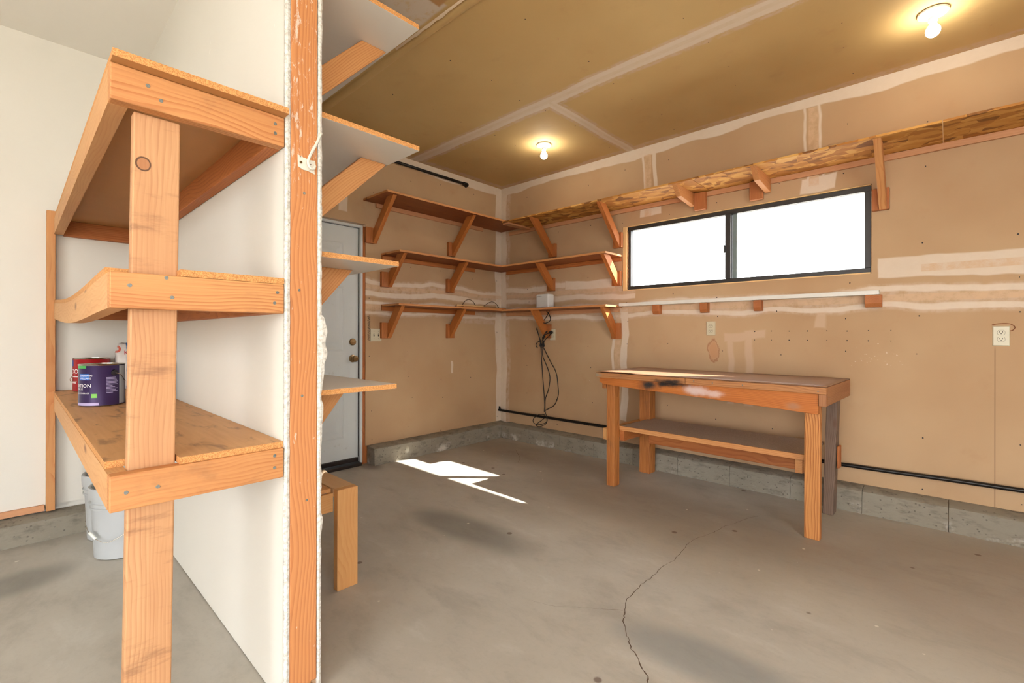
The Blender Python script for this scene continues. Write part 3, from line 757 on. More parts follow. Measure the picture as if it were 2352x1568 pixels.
f1 = tier(1.711, 2.335, [PART_DULL, PART, PART_DULL])
f2 = tier(1.205, 2.299, [PART_DULL, PART, PART_DULL], sag, True)
f3 = tier(0.708, 2.292, [PLY, PART, PART_DULL], None, True)
# the posts
POSTM = FIR_POST
pf = frame((2.2405, -3.600, 0.855), (-0.0, 0.012, 1.0), (0, 1, 0))
prism('post', su, [(-0.855, -0.050), (0.855, -0.050), (0.855, 0.050), (-0.855, 0.050)], 0.038, pf, POSTM, 0.004)
box('back_post', su, 0.003, 0.058, -3.721, -3.684, 0.140, 1.843, FIR, 0.002)
for (par, lst) in ((f1, [(-3.617, 1.768), (-3.590, 1.740), (-3.312, 1.773), (-3.312, 1.745)]), (f2, [(-3.652, 1.262), (-3.578, 1.287), (-3.566, 1.237), (-3.305, 1.268), (-3.313, 1.236)]), (f3, [(-3.658, 0.752), (-3.595, 0.752), (-3.312, 0.778), (-3.312, 0.742)])):
    for (y, z) in lst: screw(par, (2.3002, y, z), (1, 0, 0), 0.0048)

# ================================================================== WALL SHELVES
def board(parent, name, x0, x1, y0, y1, z0, z1, top, edge, M=None):
    """sheet with different faces and edges"""
    o = box(name, parent, x0, x1, y0, y1, z0, z1, [top, edge], 0.0012)
    me = o.data
    n = Vector((0, 0, 1)); R = o.matrix_world.to_3x3() if False else None
    d = [x1 - x0, y1 - y0, z1 - z0]; i = d.index(max(d))
    zl = {0: 2, 1: 1, 2: 0}[i]          # which local axis is world z
    me.polygons.foreach_set('material_index', [0 if abs(p.normal[zl]) > 0.5 else 1 for p in me.polygons])
    return o
def brace(parent, wall, c, zb, dt, zs, w, mat, name='brace', t=0.038, d0=0.038):
    """diagonal strut in the plane across the wall; wall 'x' (door wall) or 'y' (window wall)"""
    dx, dz = dt - d0, zs - zb; L = math.hypot(dx, dz); cs, sn = dx / L, dz / L
    poly = [(d0, zb), (dt, zs), (dt - w / sn, zs), (d0, zb + w / cs)]
    if wall == 'x': P = lambda d, z: Vector((d, c, z))
    elif wall == 'y': P = lambda d, z: Vector((c, -d, z))
    else: P = lambda d, z: Vector((c, PYR + d, z))
    O = P(d0, zb); X = (P(dt, zs) - O).normalized(); Y = P(d0, zb + w / cs) - O; Y = (Y - X * Y.dot(X)).normalized()
    pts = [((P(*q) - O).dot(X), (P(*q) - O).dot(Y)) for q in poly]
    return prism(name, parent, pts, t, frame(O, X, Y), mat, 0.002)
BR = wood('brace_fir', lin(196, 122, 60), lin(154, 80, 32))
BR2 = wood('block_fir', lin(186, 116, 64), lin(152, 84, 40), grain=0.4)

# door wall shelves
t = root('wall_shelf', (0.19, -0.87, 1.955), 'deep top plank shelf on the wall beside the white door', 'shelf', 'plank shelves in the corner')
board(t, 'shelf_board', 0.001, 0.390, -1.740, -0.001, 2.327, 2.345, SHELFW, FIR)
box('ledger', t, 0.001, 0.021, -1.62, -0.30, 2.2875, 2.3265, PINK)
for (y, by) in ((-1.647, -1.731), (-0.740, -0.800)):
    box('mounting_block', t, 0.001, 0.0375, by, by + 0.089, 1.957, 2.095, BR2); brace(t, 'x', y, 1.957, 0.362, 2.3265, 0.075, BR)
t = root('wall_shelf', (0.15, -0.78, 1.58), 'middle plank shelf on the door wall, ending by the doorway', 'shelf', 'plank shelves in the corner')
board(t, 'shelf_board', 0.001, 0.305, -1.563, -0.001, 1.866, 1.884, SHELFW, FIR)
box('ledger', t, 0.001, 0.021, -1.56, -0.42, 1.827, 1.8655, FIR_RED)
for (y, by) in ((-1.490, -1.573), (-0.768, -0.815)):
    box('mounting_block', t, 0.001, 0.0375, by, by + 0.089, 1.580, 1.717, BR2); brace(t, 'x', y, 1.580, 0.285, 1.8655, 0.080, BR)
t = root('wall_shelf', (0.14, -0.78, 1.11), 'lowest plank shelf on the door wall beside the switch plate', 'shelf', 'plank shelves in the corner')
board(t, 'shelf_board', 0.001, 0.285, -1.560, -0.001, 1.402, 1.420, SHELFW, FIR)
box('ledger', t, 0.001, 0.021, -1.56, -0.42, 1.362, 1.4015, FIR_RED)
for (y, by) in ((-1.497, -1.574), (-0.772, -0.812)):
    box('mounting_block', t, 0.001, 0.0375, by, by + 0.089, 1.112, 1.255, BR2); brace(t, 'x', y, 1.112, 0.262, 1.4015, 0.080, BR)

# window wall shelves
t = root('wall_shelf', (2.6, -0.19, 1.95), 'long strand-board shelf running above the window', 'shelf')
segs = [(0.392, 2.372), (2.376, 3.748), (3.752, 5.9)]
for (a, b) in segs: box('shelf_board', t, a, b, -0.390, -0.001, 2.3065, 2.3195, OSB, 0.0008)
box('ledger', t, 0.14, 2.30, -0.021, -0.001, 2.2675, 2.306, PINK); box('ledger', t, 2.342, 5.9, -0.021, -0.001, 2.2675, 2.306, PINK)
box('cleat', t, 0.392, 0.470, -0.375, -0.025, 2.288, 2.306, PINK)
for (x, bx) in ((0.770, 0.722), (1.546, 1.492), (3.466, 3.409)):
    box('mounting_block', t, bx, bx + 0.089, -0.0375, -0.001, 1.953, 2.092, BR2); brace(t, 'y', x, 1.953, 0.375, 2.306, 0.075, FIR if x > 3 else BR)
for (x, bx) in ((2.236, 2.258), (2.795, 2.677)):
    box('mounting_block', t, bx, bx + 0.089, -0.060, -0.022, 2.160, 2.300, BR2)
    F = frame((x, -0.0, 2.306), (0, -1, 0), (0, 0, 1))
    prism('brace', t, [(0.024, 0), (0.386, 0), (0.300, -0.078), (0.024, -0.104)], 0.038, F, FIR)
t = root('wall_shelf', (0.98, -0.15, 1.60), 'middle plank shelf ending at the left side of the window', 'shelf', 'plank shelves in the corner')
board(t, 'shelf_board', 0.308, 1.575, -0.300, -0.001, 1.8665, 1.8845, SHELFW, FIR)
box('ledger', t, 0.10, 1.565, -0.021, -0.001, 1.828, 1.866, FIR_RED)
for (x, bx) in ((0.770, 0.704), (1.530, 1.479)):
    box('mounting_block', t, bx, bx + 0.089, -0.0375, -0.001, 1.603, 1.738, BR2); brace(t, 'y', x, 1.603, 0.285, 1.866, 0.075, BR)
t = root('wall_shelf', (0.98, -0.15, 1.11), 'lowest plank shelf on the window wall, carrying a white box', 'shelf', 'plank shelves in the corner')
board(t, 'shelf_board', 0.288, 1.570, -0.285, -0.001, 1.398, 1.416, SHELFW, FIR)
box('ledger', t, 0.10, 1.545, -0.021, -0.001, 1.358, 1.3975, PINK)
for (x, bx) in ((0.690, 0.655), (1.510, 1.476)):
    box('mounting_block', t, bx, bx + 0.089, -0.0375, -0.001, 1.112, 1.258, BR2); brace(t, 'y', x, 1.112, 0.262, 1.3975, 0.080, BR)
# ledge under the window
t = root('window_ledge', (2.49, -0.04, 1.33), 'narrow white painted ledge on small wood blocks under the window', 'ledge')
box('shelf_board', t, 1.574, 3.450, -0.068, -0.001, 1.408, 1.436, WHITE_METAL, 0.002)
for (a, b) in ((1.895, 1.960), (2.305, 2.365), (2.705, 2.760), (3.375, 3.462)):
    prism('support_block', t, [(0.001, 0.0), (0.001, -0.080), (0.045, -0.080), (0.058, -0.055), (0.060, 0.0)], b - a, frame(((a + b) / 2, 0, 1.4075), (0, -1, 0), (0, 0, 1)), BR2)

# partition shelves
for (z, y1, nm, lab, zb, dt) in ((2.329, -2.770, 'deep', 'topmost white shelf on the partition near the ceiling', 1.926, 0.389), (1.857, -2.768, 'deep', 'second white shelf from the top on the partition', 1.475, 0.392),
                             (1.398, -2.860, '', 'third white shelf from the top on the partition', 1.12, 0.240), (0.941, -2.868, '', 'lowest white shelf on the partition, seen from above', 0.655, 0.225)):
    t = root('wall_shelf', (1.2, (PYR + y1) / 2, z - 0.3), lab, 'shelf', 'white shelves on the partition')
    o = board(t, 'shelf_board', 0.35, 2.270, PYR + 0.001, y1, z, z + 0.018, MELA, PART)
    for x in (2.03, 1.25, 0.55):
        brace(t, 'p', x, zb, dt, z - 0.0005, 0.080 if nm else 0.115, FIR, d0=0.002)

# ================================================================== WORKBENCH
BM = Matrix.Translation((1.866, -0.785, 0)) @ Matrix.Rotation(-0.028, 4, 'Z')
wb = root('workbench', (2.56, -0.48, 0), 'sturdy lumber workbench with a lower shelf under the window', 'workbench')
def bb(name, a, b, c, d, e, f, mat, bevel=0.003): return box(name, wb, a, b, c, d, e, f, mat, bevel, BM)
def stain_wood(name, light, dark, patches):
    """bench lumber with paint blotches; stains = (x, y, rx, ry, colour, amount) in local board coordinates (x along, plane given by 2nd index)"""
    m = wood(name, light, dark, ring=30)
    t = m.node_tree; b = t.nodes['Principled BSDF']; k = NT.__new__(NT); k.mat = m; k.t = t; k.b = b
    src = b.inputs['Base Color'].links[0].from_socket
    tc = t.nodes.new('ShaderNodeTexCoord'); s = k.sep(tc.outputs['Object']); n = k.noise(tc.outputs['Object'], 16, 4, 0.65)[0]
    c = src
    for (x, ax, y, rx, ry, col, amt) in patches:
        d = k.m('ADD', k.blob(s[0], s[ax], x, y, rx, ry), k.m('MULTIPLY', k.m('SUBTRACT', n, 0.5), 1.3))
        c = k.mix(k.m('MULTIPLY', k.step(d, 0.15, 1.25, inv=True), amt), c, col)
    t.links.new(c, b.inputs['Base Color']); return m
TRIMM = stain_wood('bench_edge_strip', lin(188, 130, 80), lin(140, 84, 44), [(-0.345, 2, 0.0, 0.05, 0.016, lin(140, 134, 116), 0.85), (0.24, 2, -0.012, 0.13, 0.020, lin(20, 16, 16), 1.0), (0.02, 2, -0.03, 0.06, 0.012, lin(214, 190, 176), 0.6)])
APRM = stain_wood('bench_apron', lin(200, 120, 50), lin(158, 78, 24), [(0.375, 1, 0.795, 0.09, 0.042, lin(30, 32, 34), 1.0), (0.48, 1, 0.808, 0.07, 0.030, lin(22, 18, 18), 1.0), (0.56, 1, 0.815, 0.12, 0.026, lin(18, 14, 14), 1.0), (0.70, 1, 0.782, 0.10, 0.034, lin(214, 188, 180), 0.95), (0.83, 1, 0.772, 0.08, 0.024, lin(214, 184, 174), 0.9), (1.27, 1, 0.742, 0.05, 0.025, lin(168, 120, 88), 0.8)])
# top
top = []
n = 40; vs, fs = [], []
for i in range(n + 1):
    u = -0.062 + 1.488 * i / n
    for j in range(9):
        v = -0.018 + 0.690 * j / 8
        vs.append((u, v, 0.8665 + 0.0015 * mnoise.noise((u * 3, v * 4, 1)) + (0.004 * max(0, (0.05 - v) / 0.05) if u < 0.25 else 0)))
for i in range(n):
    for j in range(8): a = i * 9 + j; fs.append((a, a + 9, a + 10, a + 1))
o = link('hardboard_top', mesh('hardboard_top', vs, fs), wb, HARDB, BM); o.modifiers.new('th', 'SOLIDIFY').thickness = 0.004; smooth(o)
bb('top_plank', -0.055, 1.390, 0.020, 0.665, 0.826, 0.8605, BENCHW)
bb('edge_strip', -0.062, 0.640, -0.020, 0.0185, 0.822, 0.8605, TRIMM)
bb('edge_strip', 0.643, 1.428, -0.020, 0.0185, 0.822, 0.8605, wood('bench_edge_strip_plain', lin(188, 130, 80), lin(140, 84, 44)))
ENDW = wood('bench_end_brown', lin(178, 122, 80), lin(138, 86, 50))
bb('end_board', 1.391, 1.428, 0.0195, 0.672, 0.756, 0.8605, ENDW)
bb('end_block', 1.391, 1.4275, -0.014, 0.0190, 0.756, 0.8215, ENDW)
prism('apron', wb, [(-0.040, 0.8215), (1.388, 0.8215), (1.388, 0.708), (0.98, 0.729), (0.594, 0.746), (0.145, 0.764), (-0.002, 0.772), (-0.040, 0.790)], 0.036, BM @ frame((0, 0.016, 0), (1, 0, 0), (0, 0, 1)), APRM)
bb('cross_rail', -0.040, -0.002, 0.036, 0.62, 0.735, 0.8255, BENCHW)
bb('back_apron', -0.04, 1.388, 0.627, 0.664, 0.735, 0.8255, BENCHW)
# legs
def leg(u0, u1, v0, v1, mat, lean=0.0, zt=0.70):
    pts = [(0, u0), (zt, u0 + lean), (zt, u1 + lean), (0, u1)]
    pts = [(a, b - (u0 + u1) / 2) for a, b in pts]
    return prism('leg', wb, pts, v1 - v0, BM @ frame(((u0 + u1) / 2, (v0 + v1) / 2, 0.0), (0, 0, 1), (1, 0, 0)), mat, 0.004)
leg(0.000, 0.068, 0.036, 0.112, BENCHW, 0.0, 0.8255)
leg(0.002, 0.096, 0.525, 0.622, BENCHW, 0.0, 0.8255)
leg(1.312, 1.388, 0.036, 0.080, wood('bench_leg_pale', lin(204, 140, 76), lin(150, 82, 32), ring=24, grain=0.9, grime=0.15), 0.0, 0.8255)
leg(1.304, 1.362, 0.530, 0.625, GREY, 0.024, 0.8255)
bb('lower_shelf', 0.075, 1.300, 0.120, 0.600, 0.4345, 0.4505, particle('bench_shelf_board', lin(196, 172, 150), lin(172, 148, 126)), 0.002)
bb('lower_edge', 0.040, 1.296, 0.110, 0.1195, 0.418, 0.4505, FIR, 0.001)
bb('shelf_rail', 0.069, 0.107, 0.113, 0.524, 0.340, 0.434, FIR_RED)
bb('shelf_rail', 1.245, 1.283, 0.125, 0.60, 0.335, 0.434, FIR)
bb('back_stretcher', 0.108, 1.244, 0.486, 0.524, 0.262, 0.434, FIR_RED)
bb('side_cleat', -0.039, -0.001, 0.05, 0.60, 0.340, 0.430, PINE)
bb('side_cleat', 1.377, 1.390, 0.555, 0.62, 0.300, 0.440, FIR_RED)
for (u, z) in ((0.70, 0.846), (0.82, 0.842), (1.0, 0.842), (1.39, 0.838), (0.16, 0.846)):
    p = BM @ Vector((u, -0.0202, z)); screw(wb, p, BM.to_3x3() @ Vector((0, -1, 0)), 0.004)

# ================================================================== LOW BENCH BY THE PARTITION
lb = root('low_bench', (1.3, -2.95, 0), 'small pale lumber bench standing beside the partition', 'bench')
box('leg', lb, 1.760, 1.797, -2.864, -2.766, 0.0, 0.4495, PINE, 0.003)
box('leg', lb, 0.60, 0.638, -2.862, -2.768, 0.0, 0.411, PINE, 0.003)
box('leg', lb, 1.70, 1.738, -3.155, -3.07, 0.0, 0.345, PINE, 0.003); box('leg', lb, 0.60, 0.638, -3.155, -3.07, 0.0, 0.345, PINE, 0.003)
box('top_rail', lb, 0.58, 1.7595, -2.864, -2.766, 0.4115, 0.4495, wood('pine_worn_top', lin(222, 184, 136), lin(206, 160, 112), grain=0.25, knots=False), 0.003)
box('cross_rail', lb, 1.740, 1.778 - 0.022, -3.158, -2.864, 0.346, 0.430, PINE, 0.003)
box('cross_rail', lb, 0.60, 0.638, -3.158, -2.864, 0.346, 0.430, PINE, 0.003)
for i, (a, b) in enumerate(((-2.955, -2.868), (-3.048, -2.960), (-3.140, -3.053))): box('slat', lb, 0.62, 1.742, a, b, 0.4305, 0.4485, PINE, 0.002)

# ================================================================== CEILING LIGHTS
def ceiling_light(x, y, label):
    t = root('ceiling_light', (x, y, H), label, 'light', 'bare bulb ceiling lights')
    lathe('base', t, [(0.0, -0.030), (0.024, -0.030), (0.034, -0.022), (0.062, -0.012), (0.064, -0.004), (0.058, 0.0)], (x, y, H), PORC, 32)
    lathe('socket', t, [(0.017, -0.052), (0.019, -0.050), (0.020, -0.0305), (0.018, -0.0303)], (x, y, H), PORC, 20)
    prof = [(0.0, -0.130)] + [(0.031 * math.sin(a), -0.099 - 0.031 * math.cos(a)) for a in [PI * q / 10 for q in range(1, 8)]] + [(0.014, -0.064), (0.013, -0.0525)]
    lathe('bulb', t, prof, (x, y, H), BULBM, 20)
    return t
ceiling_light(1.165, -0.650, 'bare bulb in a white porcelain holder near the far corner')
ceiling_light(3.714, -0.584, 'bare bulb in a white porcelain holder at the upper right')

# ================================================================== OUTLETS AND SWITCHES
def plate(name, label, cat, P, w, h, kind, group=None):
    """P(a, b, d): a across, b up, d out of the wall"""
    t = root(name, P(0, 0, 0), label, cat, group)
    def slab(nm, par, a0, a1, b0, b1, d0, d1, mat, ins=0.0):
        vs = [P(a0, b0, d0), P(a1, b0, d0), P(a1, b1, d0), P(a0, b1, d0), P(a0 + ins, b0 + ins, d1), P(a1 - ins, b0 + ins, d1), P(a1 - ins, b1 - ins, d1), P(a0 + ins, b1 - ins, d1)]
        me = mesh(nm, vs, BF)
        return link(nm, me, par, mat)
    slab('cover_plate', t, -w / 2, w / 2, -h / 2, h / 2, 0.0008, 0.0065, IVORY, 0.004)
    if kind == 'outlet':
        for b in (0.019, -0.019):
            pts = [(0.0155 * math.cos(q), max(-0.0135, min(0.0135, 0.0165 * math.sin(q))) + b) for q in [2 * PI * i / 20 for i in range(20)]]
            rim = link('socket_rim', mesh('socket_rim', [P(x * 1.07, (y - b) * 1.07 + b, 0.0066) for x, y in pts], [tuple(range(20))]), t, DARK)
            f = link('socket_face', mesh('socket_face', [P(x, y, 0.0070) for x, y in pts], [tuple(range(20))]), t, IVORY)
            for a in (-0.0062, 0.0062): link('slot', mesh('slot', [P(a - 0.0012, b + 0.000, 0.0074), P(a + 0.0012, b + 0.000, 0.0074), P(a + 0.0012, b + 0.0075, 0.0074), P(a - 0.0012, b + 0.0075, 0.0074)], [(0, 1, 2, 3)]), f, DARK)
            link('slot', mesh('slot', [P(-0.0024, b - 0.0085, 0.0074), P(0.0024, b - 0.0085, 0.0074), P(0.0024, b - 0.0045, 0.0074), P(-0.0024, b - 0.0045, 0.0074)], [(0, 1, 2, 3)]), f, DARK)
    else:
        for a in (-0.023, 0.023):
            link('slot', mesh('slot', [P(a - 0.005, -0.012, 0.0067), P(a + 0.005, -0.012, 0.0067), P(a + 0.005, 0.012, 0.0067), P(a - 0.005, 0.012, 0.0067)], [(0, 1, 2, 3)]), t, DARK)
            slab('toggle', t, a - 0.004, a + 0.004, -0.002, 0.010, 0.0066, 0.018, IVORY, 0.001)
            for b in (-0.030, 0.030): link('screw', mesh('screw', [P(a + 0.0025 * math.cos(q), b + 0.0025 * math.sin(q), 0.0069) for q in [2 * PI * i / 8 for i in range(8)]], [tuple(range(8))]), t, STEEL)
    return t
WP = lambda cx, cz: (lambda a, b, d: Vector((cx + a, -d, cz + b)))
plate('wall_outlet', 'ivory duplex outlet above the middle of the workbench', 'outlet', WP(2.374, 1.200), 0.072, 0.114, 'outlet', 'ivory wall outlets')
plate('wall_outlet', 'ivory duplex outlet at the far right of the window wall', 'outlet', WP(3.994, 1.143), 0.070, 0.114, 'outlet', 'ivory wall outlets')
plate('wall_outlet', 'ivory outlet half hidden behind the hanging black cords', 'outlet', WP(0.758, 1.150), 0.072, 0.114, 'outlet', 'ivory wall outlets')
plate('switch_plate', 'ivory double light switch beside the white door', 'switch', (lambda a, b, d: Vector((d, -1.612 + a, 1.142 + b))), 0.114, 0.114, 'switch')
# pen scribble on the drywall beside the door
sq = [(0.0012, -1.682 + 0.012 * math.sin(i * 2.1) + 0.004 * math.sin(i * 5.3), 1.315 - i * 0.0052) for i in range(44)]
tube('pen_scribble', wall_b, sq, 0.0014, BLACKRUB, 5, 3)

# ================================================================== PIPES
t = root('water_pipe', (2, -0.03, 0.285), 'long black iron pipe running low along the window wall', 'pipe')
tube('pipe_run', t, [(0.005, -0.030, 0.287), (0.03, -0.032, 0.285), (1.5, -0.032, 0.282), (3.2, -0.032, 0.277), (4.1, -0.032, 0.288), (6.4, -0.032, 0.288)], 0.0135, BLACKPIPE, 12, 6)
tube('elbow', t, [(0.004, -0.030, 0.325), (0.014, -0.030, 0.305), (0.016, -0.031, 0.287)], 0.010, BLACKPIPE, 10, 5)
t = root('gas_pipe', (0.03, -1.2, 2.745), 'short black pipe high on the door wall under the ceiling', 'pipe')
tube('pipe_run', t, [(0.030, -3.1, 2.752), (0.030, -1.4, 2.748), (0.030, -0.56, 2.743)], 0.014, BLACKPIPE, 12, 4)
tube('elbow', t, [(0.030, -0.60, 2.743), (0.030, -0.553, 2.742), (0.002, -0.545, 2.738)], 0.020, BLACKPIPE, 12, 6)

# ================================================================== GATE HOOK ON THE STUD
t = root('hook_latch', (2.30, -3.22, 1.68), 'chipped white hook and plate screwed to the stud end', 'hook')
F = frame((2.2992, -3.2185, 1.681), (0, 1, 0), (0, 0, 1))
pts = [(-0.028, 0.020), (-0.010, 0.014), (0.016, 0.012), (0.026, 0.014), (0.029, -0.002), (0.024, -0.014), (0.026, -0.030), (0.004, -0.024), (-0.012, -0.024), (-0.027, -0.017)]
prism('plate', t, pts, 0.0022, F @ Matrix.Translation((0, 0, 0.0015)), CHIP, 0.0006)
tube('hook', t, [(2.306, -3.174, 1.787), (2.308, -3.192, 1.745), (2.311, -3.212, 1.703), (2.313, -3.219, 1.680), (2.314, -3.213, 1.664), (2.313, -3.202, 1.664), (2.309, -3.196, 1.676)], 0.0043, CHIP, 10, 8)
lathe('screw', t, [(0.0042, 0.0), (0.0040, 0.0016), (0.0, 0.0018)], None, BRASS, 10, frame((2.3022, -3.237, 1.678), (0, 1, 0), (0, 0, 1)))

# ================================================================== THINGS ON THE CORNER SHELF, CORDS
t = root('network_box', (0.79, -0.17, 1.417), 'small white plastic box on the lowest window wall shelf', 'box')
DM = Matrix.Translation((0.79, -0.170, 1.417)) @ Matrix.Rotation(-0.10, 4, 'Z')
box('case', t, -0.085, 0.085, -0.045, 0.045, 0.0005, 0.140, DEVW, 0.012, DM)
text_mesh('printed_mark', t, 'SIEMENS  L', 0.016, INKD, lambda x, y: DM @ Vector((-0.066 + x, -0.0455, 0.112 + y)), xs=0.9)
t = root('scrap_board', (0.13, -0.40, 1.42), 'loose plank with a thin wire, on the lowest shelf in the corner', 'board')
box('plank', t, 0.055, 0.200, -0.74, -0.12, 1.4205, 1.4390, FIR)
box('strip', t, 0.030, 0.050, -0.70, -0.32, 1.4205, 1.462, PALE)
o = tube('wire', None, [(0.018, -0.62, 1.4245), (0.018, -0.58, 1.49), (0.016, -0.52, 1.524), (0.016, -0.455, 1.510), (0.018, -0.40, 1.450), (0.020, -0.35, 1.428), (0.018, -0.28, 1.470), (0.014, -0.17, 1.519), (0.013, -0.09, 1.497), (0.014, -0.030, 1.4245)], 0.0032, TANCORD, 8, 8)
tag(o, 'thin olive wire looping above the loose plank in the corner', 'wire')
cb = root('power_cord', (0.70, -0.05, 1.10), 'tangled black power cords hanging from the low shelf bracket', 'cord')
Y = -0.055
tube('cord', cb, [(0.79, -0.10, 1.392), (0.745, Y - 0.03, 1.34), (0.70, Y - 0.03, 1.285), (0.735, Y - 0.04, 1.268), (0.79, Y - 0.03, 1.295), (0.775, Y - 0.02, 1.345), (0.735, Y - 0.02, 1.394)], 0.0042, BLACKRUB)
tube('cord', cb, [(0.640, -0.12, 1.22), (0.635, Y - 0.03, 1.15), (0.632, Y, 1.08), (0.645, Y, 0.98), (0.655, Y, 0.86), (0.668, Y, 0.72), (0.685, Y, 0.55), (0.695, Y, 0.42), (0.700, Y - 0.01, 0.345)], 0.0044, BLACKRUB)
tube('cord', cb, [(0.640, -0.125, 1.21), (0.642, Y - 0.03, 1.13), (0.655, Y, 1.02), (0.670, Y, 0.92), (0.735, Y, 0.80), (0.765, Y, 0.70), (0.745, Y, 0.58), (0.705, Y, 0.48), (0.700, Y, 0.38)], 0.0044, BLACKRUB)
tube('cord', cb, [(0.645, -0.12, 1.20), (0.665, Y - 0.02, 1.06), (0.70, Y, 0.98), (0.765, Y, 0.88), (0.845, Y, 0.76), (0.870, Y, 0.62), (0.872, Y, 0.53), (0.825, Y, 0.43), (0.735, Y, 0.375), (0.702, Y, 0.36)], 0.0044, BLACKRUB)
tube('cord', cb, [(0.700, Y - 0.005, 0.40), (0.712, Y - 0.005, 0.33), (0.740, Y - 0.015, 0.29), (0.730, Y - 0.02, 0.24), (0.64, Y - 0.03, 0.205), (0.575, Y - 0.03, 0.215), (0.565, Y - 0.03, 0.255), (0.625, Y - 0.025, 0.305), (0.700, Y - 0.015, 0.315), (0.745, Y - 0.02, 0.275), (0.735, Y - 0.035, 0.225), (0.66, Y - 0.04, 0.190), (0.61, Y - 0.04, 0.20), (0.66, Y - 0.04, 0.24), (0.72, Y - 0.02, 0.29)], 0.0036, BLACKRUB)
tube('cord', cb, [(0.62, Y - 0.03, 1.01), (0.60, Y - 0.03, 1.04), (0.63, Y - 0.03, 1.075), (0.69, Y - 0.03, 1.09), (0.73, Y - 0.03, 1.15), (0.785, Y - 0.02, 1.165), (0.775, Y - 0.02, 1.14), (0.72, Y - 0.02, 1.10), (0.675, Y - 0.03, 1.035), (0.655, Y - 0.03, 1.03), (0.66, Y - 0.03, 1.06)], 0.0045, BLACKRUB)
for k_ in range(5):
    o_ = 0.006 * k_
    tube('cord', cb, [(0.735 + o_, Y - 0.02 - o_ * 0.6, 1.185), (0.718 + o_ * 0.5, Y - 0.03 - o_ * 0.6, 1.155), (0.700 + o_ * 0.4, Y - 0.03 - o_, 1.115), (0.692 + o_ * 0.5, Y - 0.03, 1.07), (0.688 + o_ * 0.9, Y - 0.025, 1.015 + o_ * 0.4)], 0.0048, BLACKRUB, 7, 5)
lathe('plug', cb, [(0.0, 0.0), (0.016, 0.001), (0.018, 0.02), (0.010, 0.045), (0.0, 0.046)], None, BLACKRUB, 12, frame((0.752, -0.007, 1.172), (1, 0, 0), (0, 0, 1)))

# ================================================================== PAINT CANS, BAG, BUCKETS
def can_mat(name, base, metal=0.35):
    k = NT(name, 0.28); k.b.inputs['Metallic'].default_value = metal
    n = k.noise(k.map(k.tc.outputs['Object'], sc=(3, 3, 9)), 1.0, 2)[0]
    return k.color(k.mix(k.m('MULTIPLY', n, 0.5), base, tuple(c * 0.5 for c in base[:3]) + (1,)))
TIN = plain('bright_tin', lin(206, 200, 190), 0.22, 1.0)
def paint_can(name, label, x, y, z, col, r=0.0825, h=0.190, lid=True):
    t = root(name, (x, y, z), label, 'paint can')
    lathe('can_body', t, [(r - 0.004, 0.0005), (r, 0.004), (r, h - 0.006), (r + 0.002, h - 0.003), (r, h), (r - 0.008, h), (r - 0.009, h - 0.010)], (x, y, z), [TIN, col], 40, matidx=[0, 1, 0, 0, 0, 0])
    if lid: lathe('lid', t, [(r - 0.0092, h - 0.006), (r - 0.016, h - 0.003), (r - 0.018, h - 0.008), (0.0, h - 0.008)], (x, y, z), TIN, 40)
    return t
def wrap(x, y, r, a0):
    """cylinder print: x along the circumference from angle a0 (counter-clockwise from +x), y up"""
    def f(u, v): a = a0 + u / r; return Vector((x + (r + 0.0006) * math.cos(a), y + (r + 0.0006) * math.sin(a), v))
    return f
def decal(name, parent, wf, u0, u1, z0, z1, mat, n=12):
    vs, fs = [], []
    for i in range(n + 1):
        u = u0 + (u1 - u0) * i / n; vs += [wf(u, z0), wf(u, z1)]
        if i: fs.append((2 * i - 2, 2 * i, 2 * i + 1, 2 * i - 1))
    return smooth(link(name, mesh(name, vs, fs), parent, mat))
ZS = 0.708 + 0.0895 + 0.018 + 0.0005
PURPLE = can_mat('purple_label', lin(64, 48, 94)); REDC = can_mat('red_label', lin(178, 30, 38)); BLK = can_mat('black_label', lin(34, 26, 34))
cx, cy, cr = 0.905, -3.566, 0.0825
t = paint_can('paint_can', 'purple paint can with white lettering on the lowest plywood shelf', cx, cy, ZS, PURPLE)
# facing direction of the can towards the viewer
a_f = math.atan2(CAM.y - cy, CAM.x - cx)
wf = wrap(cx, cy, cr, a_f)
BLUE = plain('print_blue', lin(44, 110, 196), 0.4); LIME = plain('print_lime', lin(112, 190, 62), 0.4); PALEV = plain('print_violet', lin(188, 176, 220), 0.4); GRN = plain('print_green', lin(70, 160, 80), 0.4); SIL = plain('print_silver', lin(178, 182, 184), 0.35)
decal('label_patch', t, wf, -0.108, -0.058, ZS + 0.172, ZS + 0.184, GRN)
decal('label_patch', t, wf, -0.092, -0.045, ZS + 0.120, ZS + 0.148, BLUE)
decal('label_patch', t, wf, -0.038, -0.017, ZS + 0.040, ZS + 0.058, LIME)
decal('label_patch', t, wf, -0.115, -0.010, ZS + 0.006, ZS + 0.018, PALEV)
decal('label_patch', t, wf, 0.066, 0.105, ZS + 0.008, ZS + 0.182, SIL)
wt = lambda dx, dz, e=0.0004: (lambda x, y: (lambda p: p + (p - Vector((cx, cy, p.z))).normalized() * e)(wf(dx + x, ZS + dz + y)))
text_mesh('label_text', t, 'SHERWIN', 0.0125, INK, wt(-0.088, 0.136))
text_mesh('label_text', t, 'WILLIAMS', 0.0115, INK, wt(-0.088, 0.124))
text_mesh('label_text', t, 'ATION', 0.021, INK, wt(-0.106, 0.088), xs=1.05)
text_mesh('label_text', t, 'PLUS', 0.012, INK, wt(-0.104, 0.075), xs=1.2)
text_mesh('label_text', t, 'FULL COVERAGE', 0.0088, INK, wt(-0.112, 0.058))
